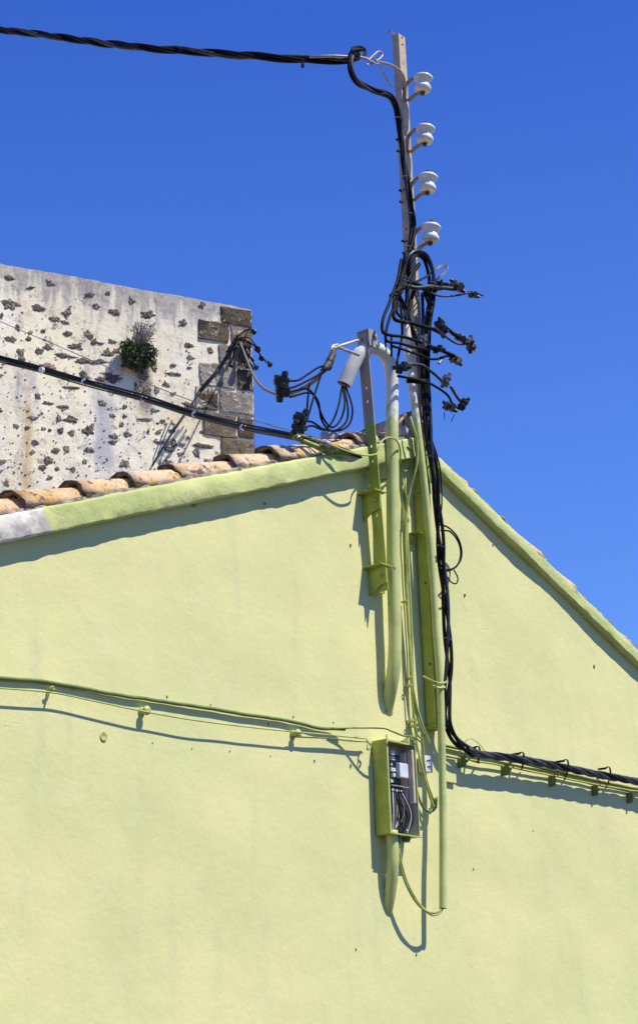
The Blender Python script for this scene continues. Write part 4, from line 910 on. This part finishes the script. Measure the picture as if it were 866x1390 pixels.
# ------------------------------------------------------------------ open connection box
BD = .092
f0 = W(525.5, 1003, BD); f1 = W(562, 1009, BD); g0 = W(527.5, 1131, BD)
bx0 = (f0.x + g0.x) / 2; bx1 = f1.x + .005; bz1 = f0.z; bz0 = g0.z; t = .003
jb = empty('connection_box', (bx0, 0, bz0), 'open green connection box without its cover, wires and fuses inside', 'electrical box')
mk('shell', join(wbox(bx0, bx0 + t, .004, BD, bz0, bz1), wbox(bx1 - t, bx1, .004, BD, bz0, bz1), wbox(bx0 + t, bx1 - t, .004, BD - .002, bz1 - t, bz1), wbox(bx0 + t, bx1 - t, .004, BD - .002, bz0, bz0 + t)), M_gsteel, jb, bevel=.001)
mk('rim', join(wbox(bx0, bx0 + .012, BD, BD + .003, bz0, bz1 + .022), wbox(bx0 + .012, bx1 + .006, BD, BD + .012, bz0 - .002, bz0 + .004), wbox(bx0 + .012, bx1, BD - .001, BD + .002, bz1 - .010, bz1 - .001), wbox(bx1 - .004, bx1 + .002, BD, BD + .003, bz0 + .004, bz1 - .010)), M_lime, jb)
mk('back_lining', wbox(bx0 + t, bx1 - t, .004, .008, bz0 + t, bz1 - t), M_inner, jb)
mk('side_lining', wbox(bx1 - t - .003, bx1 - t, .008, BD - .004, bz0 + t, bz1 - t), M_inner, jb)
hb = bz1 - bz0
mk('meter_cover', join(wbox(bx1 - .030, bx1 - .007, .010, .050, bz0 + hb * .36, bz1 - .035), wbox(bx1 - .022, bx1 - .007, .053, .088, bz0 + hb * .36, bz1 - .028)), M_beige, jb, bevel=.006)
wx = bx1 - bx0
mk('fuse_block', wbox(bx0 + .35 * wx, bx0 + .68 * wx, .008, .050, bz0 + .56 * hb, bz0 + .88 * hb), M_conn, jb, bevel=.003)
mk('fuse_carrier', wbox(bx0 + .50 * wx, bx0 + .80 * wx, .051, .080, bz0 + .62 * hb, bz0 + .78 * hb), M_white, jb, bevel=.005)
mk('terminal_strip', join(*[wbox(bx0 + (.30 + .03 * (i % 2)) * wx, bx0 + (.38 + .035 * (i * 7 % 3)) * wx, .051, .058 + .005 * (i * 5 % 3), bz0 + hb * (.56 + .06 * i), bz0 + hb * (.60 + .06 * i)) for i in range(6)]), M_white, jb, bevel=.002)
mk('screw', join(*[cyl(Vector((bx0 + .36 * wx, -.062, bz0 + hb * (.58 + .06 * i))), Vector((bx0 + .36 * wx, -.064, bz0 + hb * (.58 + .06 * i))), .003, 8) for i in (0, 2, 3)]), M_dark, jb)
mk('fuse_block', wbox(bx0 + .42 * wx, bx0 + .80 * wx, .008, .045, bz0 + .47 * hb, bz0 + .54 * hb), M_dark, jb, bevel=.003)
mk('cross_bar', wbox(bx0 + .25 * wx, bx0 + .86 * wx, .064, .068, bz0 + .525 * hb, bz0 + .535 * hb), M_galv, jb)
rn = random.Random(2)
for i in range(14):
    fx = .2 + .055 * i; m = [M_black, M_conn, M_white, M_black, M_grey][i % 5]
    a = Vector((bx0 + wx * (.35 + .028 * i), -.045, bz0 + hb * .5)); b = Vector((bx0 + wx * fx, -.055 - rn.uniform(-.02, .02), bz0 + hb * .25)); c = Vector((bx0 + wx * (.30 + .05 * rn.random() * i), -.03 - .03 * rn.random(), bz0 + .006))
    mk('wire', tube(smooth_path([a, b, c], 6), .0036, 6), m, jb, smooth=True)
mk('wire', tube(smooth_path([Vector((bx0 + wx * .78, -.03, bz0 + hb * .36)), Vector((bx0 + wx * .84, -.05, bz0 + hb * .22)), Vector((bx0 + wx * .5, -.06, bz0 + hb * .02))], 6), .004, 6), M_black, jb, smooth=True)
q = W(552, 1127, BD + .012); mk('lip_screw', cyl(q, q + Vector((0, -.003, 0)), .005, 8), M_white, jb)
mk('cable_gland', join(cyl(W(551, 1133, .06), W(551, 1143, .06), .030, 10, .018), cyl(W(541, 1133, .07), W(541, 1150, .07), .010, 8)), M_dgreen, jb)
mk('terminal_hook', join(cab([(500, 1000, .04), (499, 1006, .05), (503, 1012, .05), (500, 1018, .05)], 1.3), cab([(499, 1008, .05), (498, 1018, .05)], 1.0)), M_lime, jb)
# conduit under the box
thing('box_conduit', tube(smooth_path(px([(531, 1128, .05), (533, 1150, .055), (533, 1175, .05), (531, 1200, .03), (527, 1225, .0), (522, 1248, -.04)]), 6), .0300, 16), M_cond, 'short lime conduit curving from the open box down into the wall', 'conduit')
for dx, lab in ((0, 'inner lime wire hanging in a bow from the open box to the conduit end'), (2.6, 'outer lime wire hanging in a bow from the open box to the conduit end')):
    thing('drooping_wire', cab([(540 + dx * .3, 1143, .07), (542 + dx, 1170, .07), (551 + dx, 1200, .08), (565 + dx, 1225, .09), (580 + dx, 1238 + dx, .095), (592, 1239 + dx, .1), (599, 1234 + dx, .1), (601, 1224, .1)], 1.6), M_lime if dx else M_green, lab, 'wire')
